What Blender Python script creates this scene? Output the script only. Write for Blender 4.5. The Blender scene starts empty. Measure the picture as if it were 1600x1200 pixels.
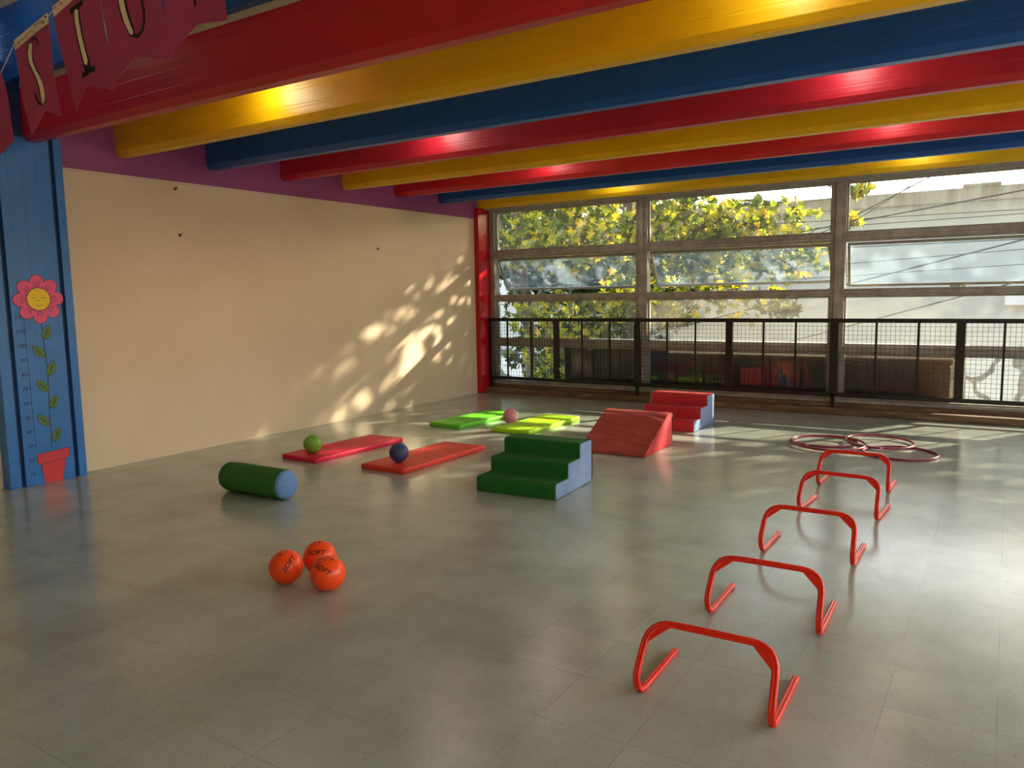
import bpy, bmesh, math, random
from mathutils import Vector, Matrix, noise
from math import sin, cos, pi, radians

random.seed(7)
S = bpy.context.scene
C = S.collection

# ------------------------------------------------------------------ camera
cam_d = bpy.data.cameras.new('camera')
cam_d.sensor_width = 36.0
cam_d.lens = 1212.99 / 1600 * 36.0
cam_d.clip_end = 300
cam = bpy.data.objects.new('camera', cam_d)
C.objects.link(cam)
_r = Vector((0.84334243, 0.53708938, -0.01756528))
_u = Vector((-0.04674385, 0.10588238, 0.99327938))
_f = Vector((-0.53533966, 0.83685358, -0.11440072))
cam.matrix_world = Matrix(((_r.x, _u.x, -_f.x, 0), (_r.y, _u.y, -_f.y, 0), (_r.z, _u.z, -_f.z, 1.45), (0, 0, 0, 1)))
S.camera = cam

# ------------------------------------------------------------------ sky, sun, exposure
W = bpy.data.worlds.new('world')
S.world = W
W.use_nodes = True
wn = W.node_tree
wn.nodes.clear()
wo = wn.nodes.new('ShaderNodeOutputWorld')
wb = wn.nodes.new('ShaderNodeBackground')
sky = wn.nodes.new('ShaderNodeTexSky')
sky.sky_type = 'NISHITA'
sky.sun_disc = False
sky.sun_elevation = radians(24)
sky.sun_rotation = radians(31)
sky.dust_density = 3.0
sky.air_density = 1.2
wm = wn.nodes.new('ShaderNodeMix')
wm.data_type = 'RGBA'
wm.inputs[0].default_value = 0.55
wn.links.new(sky.outputs[0], wm.inputs[6])
wm.inputs[7].default_value = (1.15, 1.22, 1.30, 1)   # thin bright overcast haze
wn.links.new(wm.outputs[2], wb.inputs[0])
wb.inputs[1].default_value = 1.0
wn.links.new(wb.outputs[0], wo.inputs[0])

SUN_AZ = radians(31.0)
SUN_EL = radians(24.0)
sun_d = bpy.data.lights.new('sun', 'SUN')
sun_d.energy = 10.5
sun_d.angle = radians(0.9)
sun_d.color = (1.0, 0.86, 0.62)
sun = bpy.data.objects.new('sun', sun_d)
C.objects.link(sun)
_sd = Vector((-sin(SUN_AZ) * cos(SUN_EL), -cos(SUN_AZ) * cos(SUN_EL), -sin(SUN_EL)))
sun.rotation_euler = _sd.to_track_quat('-Z', 'Y').to_euler()
sun.location = (8, 20, 12)

S.view_settings.view_transform = 'Standard'
S.view_settings.look = 'None'
S.view_settings.gamma = 1.0
S.view_settings.use_curve_mapping = False
S.view_settings.exposure = 1.05
S.cycles.max_bounces = 10
S.cycles.diffuse_bounces = 5
S.cycles.glossy_bounces = 4
S.cycles.transparent_max_bounces = 16
S.cycles.caustics_reflective = False
S.cycles.caustics_refractive = False
S.cycles.use_denoising = True
S.cycles.sample_clamp_indirect = 6.0

LAMP_POWER = 2.4

# ------------------------------------------------------------------ materials
def lin(c):
    return tuple(((v / 12.92) if v <= 0.04045 else ((v + 0.055) / 1.055) ** 2.4) for v in [x / 255.0 for x in c])

class NT:
    def __init__(s, name):
        s.m = bpy.data.materials.new(name)
        s.m.use_nodes = True
        s.t = s.m.node_tree
        s.t.nodes.clear()
        s.out = s.t.nodes.new('ShaderNodeOutputMaterial')
    def n(s, typ, **kw):
        x = s.t.nodes.new(typ)
        for k, v in kw.items():
            if k.startswith('i_'):
                x.inputs[k[2:].replace('_', ' ')].default_value = v
            else:
                setattr(x, k, v)
        return x
    def l(s, a, b):
        s.t.links.new(a, b)
    def coords(s, scale=(1, 1, 1), kind='Object'):
        tc = s.n('ShaderNodeTexCoord')
        mp = s.n('ShaderNodeMapping')
        mp.inputs['Scale'].default_value = scale
        s.l(tc.outputs[kind], mp.inputs['Vector'])
        return mp.outputs['Vector']
    def noise(s, vec, scale, detail=4, rough=0.55):
        x = s.n('ShaderNodeTexNoise')
        x.inputs['Scale'].default_value = scale
        x.inputs['Detail'].default_value = detail
        x.inputs['Roughness'].default_value = rough
        if vec is not None:
            s.l(vec, x.inputs['Vector'])
        return x.outputs['Fac']
    def ramp(s, fac, stops):
        x = s.n('ShaderNodeValToRGB')
        e = x.color_ramp.elements
        while len(e) < len(stops):
            e.new(0.5)
        for el, (p, c) in zip(e, stops):
            el.position = p
            el.color = (c[0], c[1], c[2], 1)
        s.l(fac, x.inputs['Fac'])
        return x.outputs['Color']
    def mixc(s, fac, a, b, mode='MIX'):
        x = s.n('ShaderNodeMix', data_type='RGBA', blend_type=mode)
        for i, v in ((0, fac), (6, a), (7, b)):
            if isinstance(v, (int, float)):
                x.inputs[i].default_value = v
            elif isinstance(v, tuple):
                x.inputs[i].default_value = (v[0], v[1], v[2], 1)
            else:
                s.l(v, x.inputs[i])
        return x.outputs[2]
    def mr(s, fac, a, b, lo=0.0, hi=1.0):
        x = s.n('ShaderNodeMapRange')
        s.l(fac, x.inputs['Value'])
        x.inputs['From Min'].default_value = lo
        x.inputs['From Max'].default_value = hi
        x.inputs['To Min'].default_value = a
        x.inputs['To Max'].default_value = b
        return x.outputs['Result']
    def bump(s, h, strength=0.3, dist=0.01, normal=None):
        x = s.n('ShaderNodeBump')
        x.inputs['Strength'].default_value = strength
        x.inputs['Distance'].default_value = dist
        s.l(h, x.inputs['Height'])
        if normal is not None:
            s.l(normal, x.inputs['Normal'])
        return x.outputs['Normal']
    def bsdf(s, color, rough=0.5, normal=None, metal=0.0, spec=None, sheen=0.0, coat=0.0):
        p = s.n('ShaderNodeBsdfPrincipled')
        if isinstance(color, tuple):
            p.inputs['Base Color'].default_value = (color[0], color[1], color[2], 1)
        else:
            s.l(color, p.inputs['Base Color'])
        if isinstance(rough, (int, float)):
            p.inputs['Roughness'].default_value = rough
        else:
            s.l(rough, p.inputs['Roughness'])
        p.inputs['Metallic'].default_value = metal
        if spec is not None:
            p.inputs['Specular IOR Level'].default_value = spec
        p.inputs['Sheen Weight'].default_value = sheen
        p.inputs['Coat Weight'].default_value = coat
        if normal is not None:
            s.l(normal, p.inputs['Normal'])
        return p.outputs[0]
    def done(s, shader):
        s.l(shader, s.out.inputs['Surface'])
        return s.m

def scale_c(c, k):
    return tuple(min(1.0, v * k) for v in c)

def plain(name, rgb, rough=0.5, var=0.12, nscale=6.0, bump=0.0, bscale=60.0, metal=0.0, spec=None, sheen=0.0, coat=0.0):
    t = NT(name)
    c = lin(rgb)
    v = t.coords()
    col = t.ramp(t.noise(v, nscale), [(0.3, scale_c(c, 1 - var)), (0.7, scale_c(c, 1 + var))])
    nrm = t.bump(t.noise(v, bscale), bump, 0.004) if bump else None
    return t.done(t.bsdf(col, rough, nrm, metal, spec, sheen, coat))

def painted_concrete(name, rgb, rough=0.32, boards='Z'):
    # thick gloss paint over board-marked concrete
    t = NT(name)
    c = lin(rgb)
    v = t.coords((0.5, 1, 1))
    v2 = t.coords((0.35, 3, 9))
    n1 = t.noise(v, 5.0, 5)
    n2 = t.noise(v2, 3.0, 3)
    col = t.ramp(n1, [(0.3, scale_c(c, 0.88)), (0.7, scale_c(c, 1.08))])
    w = t.n('ShaderNodeTexWave', wave_type='BANDS', bands_direction=boards)
    w.inputs['Scale'].default_value = 2.9
    w.inputs['Distortion'].default_value = 0.8
    w.inputs['Detail'].default_value = 3
    w.inputs['Detail Scale'].default_value = 0.6
    t.l(t.coords((0.1, 1, 1) if boards == 'Z' else (1, 1, 0.1)), w.inputs['Vector'])
    seam = t.mr(w.outputs['Fac'], 0.0, 1.0, 0.0, 0.025)
    pit = t.mr(t.noise(t.coords(), 55.0, 2), 1.0, 0.0, 0.7, 0.78)
    b1 = t.bump(n2, 0.25, 0.01)
    b2 = t.bump(seam, 0.35, 0.004, b1)
    b3 = t.bump(pit, 0.5, 0.004, b2)
    return t.done(t.bsdf(col, rough, b3))

def fabric(name, rgb, rough=0.75, wr=0.5, wscale=(1, 1, 1), nscale=9.0, sheen=0.0):
    t = NT(name)
    c = lin(rgb)
    v = t.coords(wscale)
    n = t.noise(v, nscale, 5, 0.5)
    col = t.ramp(t.noise(t.coords(), 7.0), [(0.3, scale_c(c, 0.9)), (0.7, scale_c(c, 1.1))])
    b = t.bump(n, wr, 0.02)
    b = t.bump(t.noise(t.coords(), 260.0, 2), 0.12, 0.002, b)
    return t.done(t.bsdf(col, rough, b, sheen=sheen))

def mat_floor():
    t = NT('vinyl_floor')
    tc = t.n('ShaderNodeTexCoord')
    sep = t.n('ShaderNodeSeparateXYZ')
    t.l(tc.outputs['Object'], sep.inputs[0])
    def mth(op, a, b=None):
        x = t.n('ShaderNodeMath', operation=op)
        for i, v in enumerate((a, b)):
            if v is None:
                continue
            if isinstance(v, (int, float)):
                x.inputs[i].default_value = v
            else:
                t.l(v, x.inputs[i])
        return x.outputs[0]
    P = 0.335
    ux = mth('DIVIDE', mth('SUBTRACT', sep.outputs[0], 0.03), P)
    uy = mth('DIVIDE', mth('SUBTRACT', sep.outputs[1], 1.84), P)
    def seam(u):
        f = mth('FRACT', u)
        d = mth('MINIMUM', f, mth('SUBTRACT', 1.0, f))
        return mth('LESS_THAN', d, 0.0042)
    sm = mth('MAXIMUM', seam(ux), seam(uy))
    # seams fade in and out along their length
    keep = t.mr(t.noise(tc.outputs['Object'], 1.3, 2), 0.0, 1.0, 0.40, 0.62)
    sm = mth('MULTIPLY', sm, keep)
    comb = t.n('ShaderNodeCombineXYZ')
    t.l(mth('FLOOR', ux), comb.inputs[0])
    t.l(mth('FLOOR', uy), comb.inputs[1])
    wn_ = t.n('ShaderNodeTexWhiteNoise', noise_dimensions='2D')
    t.l(comb.outputs[0], wn_.inputs['Vector'])
    base = t.ramp(t.noise(tc.outputs['Object'], 2.2, 6, 0.6), [(0.3, lin((152, 162, 154))), (0.7, lin((178, 188, 181)))])
    tone = t.mr(wn_.outputs['Value'], 0.95, 1.05)
    hs = t.n('ShaderNodeHueSaturation')
    t.l(base, hs.inputs['Color'])
    t.l(tone, hs.inputs['Value'])
    # marbled chips
    v = t.n('ShaderNodeTexVoronoi', feature='F1')
    v.inputs['Scale'].default_value = 75.0
    t.l(tc.outputs['Object'], v.inputs['Vector'])
    sel = t.n('ShaderNodeSeparateColor')
    t.l(v.outputs['Color'], sel.inputs[0])
    chip = mth('MULTIPLY', mth('LESS_THAN', v.outputs['Distance'], 0.25), mth('GREATER_THAN', sel.outputs[0], 0.78))
    chipd = mth('MULTIPLY', mth('LESS_THAN', v.outputs['Distance'], 0.28), mth('LESS_THAN', sel.outputs[0], 0.12))
    col = t.mixc(mth('MULTIPLY', chip, 0.42), hs.outputs[0], lin((205, 203, 190)))
    col = t.mixc(mth('MULTIPLY', chipd, 0.35), col, lin((88, 88, 78)))
    # dirt stains and scuffs
    st = t.mr(t.noise(tc.outputs['Object'], 0.9, 7, 0.65), 0.0, 0.35, 0.54, 0.78)
    col = t.mixc(st, col, lin((112, 106, 92)))
    mp = t.n('ShaderNodeMapping')
    mp.inputs['Scale'].default_value = (1.2, 5.0, 1)
    mp.inputs['Rotation'].default_value = (0, 0, 0.5)
    t.l(tc.outputs['Object'], mp.inputs['Vector'])
    sc = t.noise(mp.outputs[0], 7.0, 8, 0.72)
    scm = t.mr(sc, 0.0, 0.6, 0.66, 0.74)
    col = t.mixc(scm, col, lin((86, 80, 70)))
    col = t.mixc(mth('MULTIPLY', sm, 0.42), col, lin((74, 70, 60)))
    rough = t.mr(sc, 0.07, 0.20, 0.3, 0.75)
    b1 = t.bump(t.noise(tc.outputs['Object'], 5.0, 3), 0.10, 0.01)
    b2 = t.bump(t.noise(mp.outputs[0], 14.0, 7, 0.7), 0.16, 0.004, b1)
    b3 = t.bump(sm, 0.3, -0.002, b2)
    return t.done(t.bsdf(col, rough, b3, spec=0.62))

def mat_wall():
    t = NT('cream_wall_paint')
    v = t.coords()
    n = t.noise(v, 0.7, 6, 0.6)
    col = t.ramp(n, [(0.3, lin((224, 200, 172))), (0.7, lin((233, 212, 186)))])
    stain = t.mr(t.noise(t.coords((1, 1, 1.6)), 1.6, 8, 0.7), 0.0, 0.25, 0.6, 0.85)
    col = t.mixc(stain, col, lin((178, 152, 122)))
    b1 = t.bump(t.noise(v, 1.1, 3), 0.35, 0.05)
    b2 = t.bump(t.noise(v, 90.0, 3), 0.12, 0.002, b1)
    return t.done(t.bsdf(col, 0.55, b2, spec=0.35))

def mat_glass(name, dirt=0.12, tint=(0.95, 0.93, 0.82), streak=1.0):
    # thin window glass with a dusty film that catches daylight
    t = NT(name)
    tr = t.n('ShaderNodeBsdfTransparent')
    tr.inputs[0].default_value = (0.93, 0.94, 0.92, 1)
    gl = t.n('ShaderNodeBsdfGlossy')
    gl.inputs['Roughness'].default_value = 0.02
    fr = t.n('ShaderNodeFresnel')
    fr.inputs[0].default_value = 1.5
    m1 = t.n('ShaderNodeMixShader')
    t.l(fr.outputs[0], m1.inputs[0])
    t.l(tr.outputs[0], m1.inputs[1])
    t.l(gl.outputs[0], m1.inputs[2])
    ts = t.n('ShaderNodeBsdfTranslucent')
    ts.inputs[0].default_value = (tint[0], tint[1], tint[2], 1)
    v = t.coords((1.0, 1, 2.2))
    n = t.noise(v, 1.6, 6, 0.6)
    f = t.mr(n, dirt * 0.7, dirt * 1.3, 0.3, 0.75)
    m2 = t.n('ShaderNodeMixShader')
    t.l(f, m2.inputs[0])
    t.l(m1.outputs[0], m2.inputs[1])
    t.l(ts.outputs[0], m2.inputs[2])
    return t.done(m2.outputs[0])

def mat_leaf(name, stops, trans=0.55):
    t = NT(name)
    tc = t.n('ShaderNodeTexCoord')
    n = t.noise(tc.outputs['Object'], 2.6, 3, 0.7)
    at = t.n('ShaderNodeAttribute', attribute_name='leaf_tone')
    mx = t.n('ShaderNodeMath', operation='ADD')
    t.l(n, mx.inputs[0])
    t.l(at.outputs['Fac'], mx.inputs[1])
    col = t.ramp(mx.outputs[0], stops)
    d = t.bsdf(col, 0.55)
    ts = t.n('ShaderNodeBsdfTranslucent')
    t.l(col, ts.inputs[0])
    m = t.n('ShaderNodeMixShader')
    m.inputs[0].default_value = trans
    t.l(d, m.inputs[1])
    t.l(ts.outputs[0], m.inputs[2])
    return t.done(m.outputs[0])

def mat_opposite():
    t = NT('weathered_render')
    tc = t.n('ShaderNodeTexCoord')
    sep = t.n('ShaderNodeSeparateXYZ')
    t.l(tc.outputs['Object'], sep.inputs[0])
    n = t.noise(tc.outputs['Object'], 0.6, 8, 0.65)
    col = t.ramp(n, [(0.3, lin((184, 184, 182))), (0.7, lin((218, 212, 198)))])
    mp = t.n('ShaderNodeMapping')
    mp.inputs['Scale'].default_value = (2.2, 1, 0.35)
    t.l(tc.outputs['Object'], mp.inputs['Vector'])
    drip = t.noise(mp.outputs[0], 2.0, 8, 0.7)
    z = t.mr(sep.outputs[2], 0.0, 1.0, 5.55, 6.15)
    dm = t.n('ShaderNodeMath', operation='MULTIPLY')
    t.l(z, dm.inputs[0])
    t.l(t.mr(drip, 0.1, 0.95, 0.35, 0.6), dm.inputs[1])
    col = t.mixc(dm.outputs[0], col, lin((156, 138, 118)))
    # white painted band low down with grey sprayed shapes
    vo = t.n('ShaderNodeTexVoronoi', feature='DISTANCE_TO_EDGE')
    vo.inputs['Scale'].default_value = 1.1
    mpp = t.n('ShaderNodeMapping')
    mpp.inputs['Scale'].default_value = (1.0, 1, 1.3)
    nn = t.n('ShaderNodeTexNoise')
    nn.inputs['Scale'].default_value = 1.4
    t.l(tc.outputs['Object'], nn.inputs['Vector'])
    va = t.n('ShaderNodeVectorMath', operation='ADD')
    t.l(tc.outputs['Object'], va.inputs[0])
    t.l(nn.outputs['Color'], va.inputs[1])
    t.l(va.outputs[0], vo.inputs['Vector'])
    spray = t.mr(vo.outputs['Distance'], 1.0, 0.0, 0.05, 0.08)
    low = t.mixc(spray, lin((232, 228, 218)), lin((112, 112, 108)))
    lz = t.mr(sep.outputs[2], 1.0, 0.0, 3.30, 3.36)
    col = t.mixc(lz, col, low)
    b = t.bump(t.noise(tc.outputs['Object'], 12.0, 6), 0.3, 0.02)
    return t.done(t.bsdf(col, 0.9, b))

def mat_kerb():
    t = NT('worn_kerb')
    v = t.coords((0.6, 3, 3))
    n = t.noise(v, 4.0, 8, 0.7)
    col = t.ramp(n, [(0.3, lin((62, 44, 30))), (0.5, lin((112, 86, 60))), (0.7, lin((150, 124, 92)))])
    b = t.bump(n, 0.5, 0.01)
    return t.done(t.bsdf(col, 0.6, b))

def mat_balls(name, rgb):
    return plain(name, rgb, rough=0.5, var=0.08, nscale=20, bump=0.25, bscale=220.0)

M = dict(
    floor=mat_floor(), wall=mat_wall(),
    purple=painted_concrete('purple_paint', (156, 76, 132), 0.42),
    red=painted_concrete('red_gloss_paint', (196, 32, 48), 0.38),
    yellow=painted_concrete('yellow_gloss_paint', (240, 188, 8), 0.36),
    blue=painted_concrete('blue_gloss_paint', (20, 84, 164), 0.34),
    pillar=painted_concrete('pillar_blue_paint', (42, 118, 198), 0.4, 'Y'),
    navy=painted_concrete('navy_paint', (12, 40, 84), 0.4),  # shade on the pillar top, put into the colour
    groove=plain('groove_navy_paint', (10, 44, 84), 0.5),
    ceil=plain('ceiling_plaster', (206, 190, 160), 0.8, bump=0.2, bscale=30),
    redpost=plain('post_red_paint', (196, 16, 34), 0.22, bump=0.1, bscale=12),
    frame=plain('window_frame_paint', (166, 160, 152), 0.5, var=0.25, nscale=9, bump=0.15, bscale=80),
    sash=plain('sash_aluminium', (156, 152, 140), 0.4, var=0.15, nscale=12, metal=0.3),
    glass=mat_glass('window_glass', 0.028),
    glass_s=mat_glass('sash_glass', 0.055, (0.55, 0.75, 1.0)),  # bluish sky haze is tinted into the dust film
    iron=plain('black_iron_paint', (20, 17, 15), 0.45, var=0.25),
    kerb=mat_kerb(),
    chrome=plain('latch_metal', (190, 186, 175), 0.3, metal=0.9),
    rubber=plain('black_rubber', (20, 18, 18), 0.5),
    foam_green=fabric('green_fabric', (14, 100, 26), 0.8, 0.35, (1.2, 3, 3), 5.0),
    roll_green=fabric('roller_green_fabric', (44, 112, 28), 0.7, 0.3, (3, 1, 1), 6.0),
    foam_red=fabric('red_fabric', (190, 36, 52), 0.7, 0.3, (1.2, 3, 3), 5.0),
    foam_wedge=fabric('wedge_red_fabric', (182, 72, 64), 0.75, 0.6, (0.7, 3.5, 3.5), 4.0),
    side_blue=fabric('pale_blue_fabric', (134, 154, 196), 0.7, 0.7, (1, 6, 0.8), 3.5),
    cap_blue=fabric('cap_blue_fabric', (104, 140, 196), 0.7, 0.4, (1, 1, 1), 7.0),
    mat_crimson=fabric('crimson_mat_cover', (226, 16, 70), 0.5, 0.55, (2.2, 0.7, 1), 5.0),
    mat_orange=fabric('orange_red_mat_cover', (232, 58, 44), 0.5, 0.55, (2.2, 0.7, 1), 5.0),
    mat_green=fabric('green_mat_cover', (112, 218, 42), 0.5, 0.5, (2.2, 0.7, 1), 5.0),
    mat_lime=fabric('lime_mat_cover', (176, 232, 12), 0.5, 0.5, (2.2, 0.7, 1), 5.0),
    ball_green=mat_balls('green_ball_rubber', (118, 168, 48)),
    ball_blue=mat_balls('blue_ball_rubber', (56, 70, 112)),
    ball_pink=mat_balls('pink_ball_rubber', (226, 142, 164)),
    ball_orange=plain('orange_ball_vinyl', (255, 78, 14), 0.35, var=0.03),
    ink=plain('dark_print', (60, 20, 20), 0.5),
    hurdle=plain('orange_red_plastic', (236, 42, 20), 0.32, var=0.05),
    hoop=plain('maroon_hoop_plastic', (140, 34, 58), 0.28, var=0.15, nscale=9),
    hoop_tape=plain('pink_tape', (224, 150, 160), 0.3),
    paper=plain('maroon_paper', (160, 56, 104), 0.8, var=0.06),
    ink_black=plain('black_ink', (16, 14, 20), 0.6),
    cream=plain('cream_ink', (222, 212, 186), 0.7),
    tape=plain('washi_tape', (222, 214, 180), 0.6, var=0.05),
    twine=plain('white_twine', (206, 200, 188), 0.8),
    petal=plain('pink_petal_paint', (236, 84, 140), 0.5, var=0.04),
    disc=plain('yellow_face_paint', (248, 206, 20), 0.5, var=0.04),
    leafp=plain('olive_leaf_paint', (84, 118, 52), 0.5, var=0.05),
    potp=plain('red_pot_paint', (214, 56, 70), 0.5, var=0.04),
    outline=plain('outline_paint', (14, 34, 62), 0.6),
    bark=plain('tree_bark', (88, 76, 62), 0.9, var=0.3, nscale=5, bump=0.5, bscale=20),
    leaf=mat_leaf('plane_leaf', [(0.32, lin((46, 60, 18))), (0.48, lin((104, 120, 26))), (0.62, lin((190, 186, 36))), (0.82, lin((236, 190, 40)))]),
    leaf_dark=mat_leaf('dark_leaf', [(0.30, lin((34, 50, 24))), (0.55, lin((62, 88, 34))), (0.9, lin((120, 140, 48)))], 0.35),
    opp=mat_opposite(),
    street=plain('asphalt', (110, 108, 104), 0.9),
    cable=plain('black_cable', (70, 66, 66), 0.7),
    crate=plain('crate_brown_board', (44, 26, 15), 0.6, var=0.3, nscale=4, bump=0.2, bscale=30),
    crate_tan=plain('crate_tan_board', (92, 62, 32), 0.7, var=0.2, nscale=4),
    slab=plain('pale_concrete', (200, 194, 182), 0.9, var=0.12, nscale=3),
    lamp_body=plain('white_enamel', (225, 222, 212), 0.4),
    lampbox=plain('outdoor_white_enamel', (226, 228, 232), 0.5),
)

# ------------------------------------------------------------------ mesh helpers
class MB:
    def __init__(s):
        s.bm = bmesh.new()
        s.mats = []
    def _mi(s, m):
        if m not in s.mats:
            s.mats.append(m)
        return s.mats.index(m)
    def box(s, x0, x1, y0, y1, z0, z1, m=None, mat=None):
        vs = [s.bm.verts.new((x, y, z)) for z in (z0, z1) for y in (y0, y1) for x in (x0, x1)]
        if mat is not None:
            for v in vs:
                v.co = mat @ v.co
        F = [(0, 2, 3, 1), (4, 5, 7, 6), (0, 1, 5, 4), (2, 6, 7, 3), (0, 4, 6, 2), (1, 3, 7, 5)]
        for f in F:
            fc = s.bm.faces.new([vs[i] for i in f])
            if m: fc.material_index = s._mi(m)
        return s
    def prism(s, pts, a, b, axis='y', m=None, mat=None):
        """closed outline pts (2-D) extruded from a to b along axis"""
        def P(p, t):
            if axis == 'y': v = Vector((p[0], t, p[1]))
            elif axis == 'x': v = Vector((t, p[0], p[1]))
            else: v = Vector((p[0], p[1], t))
            return mat @ v if mat is not None else v
        A = [s.bm.verts.new(P(p, a)) for p in pts]
        B = [s.bm.verts.new(P(p, b)) for p in pts]
        n = len(pts)
        fs = [s.bm.faces.new(A), s.bm.faces.new(B[::-1])]
        for i in range(n):
            j = (i + 1) % n
            fs.append(s.bm.faces.new((A[j], A[i], B[i], B[j])))
        if m:
            for f in fs: f.material_index = s._mi(m)
        return s
    def tube(s, pts, r, n=8, closed=False, prof=None, up=None, m=None, scale=None):
        pts = [Vector(p) for p in pts]
        rings = []
        N = len(pts)
        prev = None
        for i, p in enumerate(pts):
            if closed:
                t = (pts[(i + 1) % N] - pts[i - 1]).normalized()
            else:
                t = (pts[min(i + 1, N - 1)] - pts[max(i - 1, 0)]).normalized()
            if up is not None:
                a = up(i) if callable(up) else Vector(up)
                a = (a - t * a.dot(t)).normalized()
            elif prev is None:
                a = Vector((0, 0, 1)) if abs(t.z) < 0.9 else Vector((1, 0, 0))
                a = (a - t * a.dot(t)).normalized()
            else:
                a = (prev - t * prev.dot(t)).normalized()
            prev = a
            b = t.cross(a)
            rr = r(i) if callable(r) else r
            ring = []
            if prof:
                for (u, v) in prof:
                    ring.append(s.bm.verts.new(p + a * u * rr + b * v * rr))
            else:
                for k in range(n):
                    an = 2 * pi * k / n
                    ring.append(s.bm.verts.new(p + a * cos(an) * rr + b * sin(an) * rr))
            rings.append(ring)
        K = len(rings[0])
        fs = []
        for i in range(N if closed else N - 1):
            A, B = rings[i], rings[(i + 1) % N]
            for k in range(K):
                fs.append(s.bm.faces.new((A[k], A[(k + 1) % K], B[(k + 1) % K], B[k])))
        if not closed:
            fs.append(s.bm.faces.new(rings[0][::-1]))
            fs.append(s.bm.faces.new(rings[-1]))
        if m:
            for f in fs: f.material_index = s._mi(m)
        return s
    def sphere(s, c, r, u=32, v=16, m=None):
        ret = bmesh.ops.create_uvsphere(s.bm, u_segments=u, v_segments=v, radius=r, matrix=Matrix.Translation(c))
        if m:
            for vv in ret['verts']:
                for f in vv.link_faces: f.material_index = s._mi(m)
        return s
    def build(s, name, mat=None, parent=None, loc=(0, 0, 0), rotz=0.0, smooth=None, bevel=0.0, seg=2, sub=0):
        bmesh.ops.recalc_face_normals(s.bm, faces=s.bm.faces)
        me = bpy.data.meshes.new(name)
        s.bm.to_mesh(me)
        s.bm.free()
        for m in ([mat] if mat is not None else s.mats):
            me.materials.append(m)
        o = bpy.data.objects.new(name, me)
        C.objects.link(o)
        o.location = loc
        o.rotation_euler = (0, 0, rotz)
        if parent is not None:
            o.parent = parent
        if bevel:
            b = o.modifiers.new('bevel', 'BEVEL')
            b.width = bevel
            b.segments = seg
            b.limit_method = 'ANGLE'
            b.angle_limit = radians(40)
            b.harden_normals = False
        if sub:
            o.modifiers.new('subdivision', 'SUBSURF').levels = sub
            o.modifiers[-1].render_levels = sub
        if smooth is not None:
            for p in me.polygons: p.use_smooth = True
            if smooth < 180:
                md = o.modifiers.new('edges', 'EDGE_SPLIT')
                md.split_angle = radians(smooth)
                md.use_edge_sharp = False
        return o

def empty(name, loc=(0, 0, 0), rotz=0.0):
    o = bpy.data.objects.new(name, None)
    o.empty_display_size = 0.1
    C.objects.link(o)
    o.location = loc
    o.rotation_euler = (0, 0, rotz)
    return o

def tag(o, label, cat, group=None, kind=None):
    o['label'] = label
    o['category'] = cat
    if group: o['group'] = group
    if kind: o['kind'] = kind
    return o

def struct(o, label=None):
    o['kind'] = 'structure'
    if label:
        o['label'] = label
    return o

def copy_tree(o, parent=None):
    c = o.copy()
    C.objects.link(c)
    c.parent = parent
    for ch in list(o.children):
        copy_tree(ch, c)
    return c

# ------------------------------------------------------------------ the room
XL, XR, YB, YF = -6.62, 4.5, -3.2, 9.85
ZB, ZS = 2.70, 3.09          # underside of the beams, underside of the slab

struct(MB().box(XL - 0.2, XR + 0.2, YB - 0.2, YF, -0.2, 0.0).build('floor', M['floor']))
struct(MB().box(XL - 0.2, XL, YB, 9.39, 0.0, 2.55).build('wall_left', M['wall']))
# purple ring beam over the cream wall, standing out slightly with a thin plaster lip below
b = MB()
b.box(XL - 0.2, XL + 0.012, 3.10, 9.60, 2.55, 3.30)
struct(b.build('trim_1', M['purple'], bevel=0.004))
struct(MB().box(XL - 0.2, XL, YB, 3.10, 2.55, 3.75).build('trim_2', M['blue']))
struct(MB().box(XL - 0.01, XL + 0.018, 3.49, 9.38, 2.535, 2.552).build('trim_3', M['wall'], bevel=0.003))
b = MB()
b.box(XR, XR + 0.2, YB, YF, 0.0, 0.9)
b.box(XR, XR + 0.2, YB, YF, 2.65, 3.86)
for (y0, y1) in ((YB, -1.2), (0.55, 0.7), (1.9, 2.05), (4.4, 4.55), (6.9, 7.05), (9.3, YF)):
    b.box(XR, XR + 0.2, y0, y1, 0.9, 2.65)
struct(b.build('wall_right', M['wall']))
# back wall (behind the camera) with a wide opening to daylight
b = MB()
b.box(XL - 0.2, XR + 0.2, YB - 0.2, YB, 0.0, 1.0)
b.box(XL - 0.2, XR + 0.2, YB - 0.2, YB, 1.9, 3.86)
b.box(XL - 0.2, 1.6, YB - 0.2, YB, 1.0, 1.9)
b.box(2.8, XR + 0.2, YB - 0.2, YB, 1.0, 1.9)
struct(b.build('wall_back', M['wall']))
# slab over the beams, and the higher slab over the near part of the room
b = MB()
b.box(XL - 0.2, XR + 0.2, 3.20, YF + 0.2, ZS, 3.3)
b.box(XL - 0.2, XR + 0.2, YB - 0.2, 3.13, 3.66, 3.86)
struct(b.build('ceiling', M['ceil']))
# fascia between the two ceiling heights
b = MB()
b.box(XL, XR, 3.125, 3.20, 3.135, 3.86)
b.box(XL, XR, 3.117, 3.125, 3.135, 3.165)
struct(b.build('trim_4', M['blue'], bevel=0.006))

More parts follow.
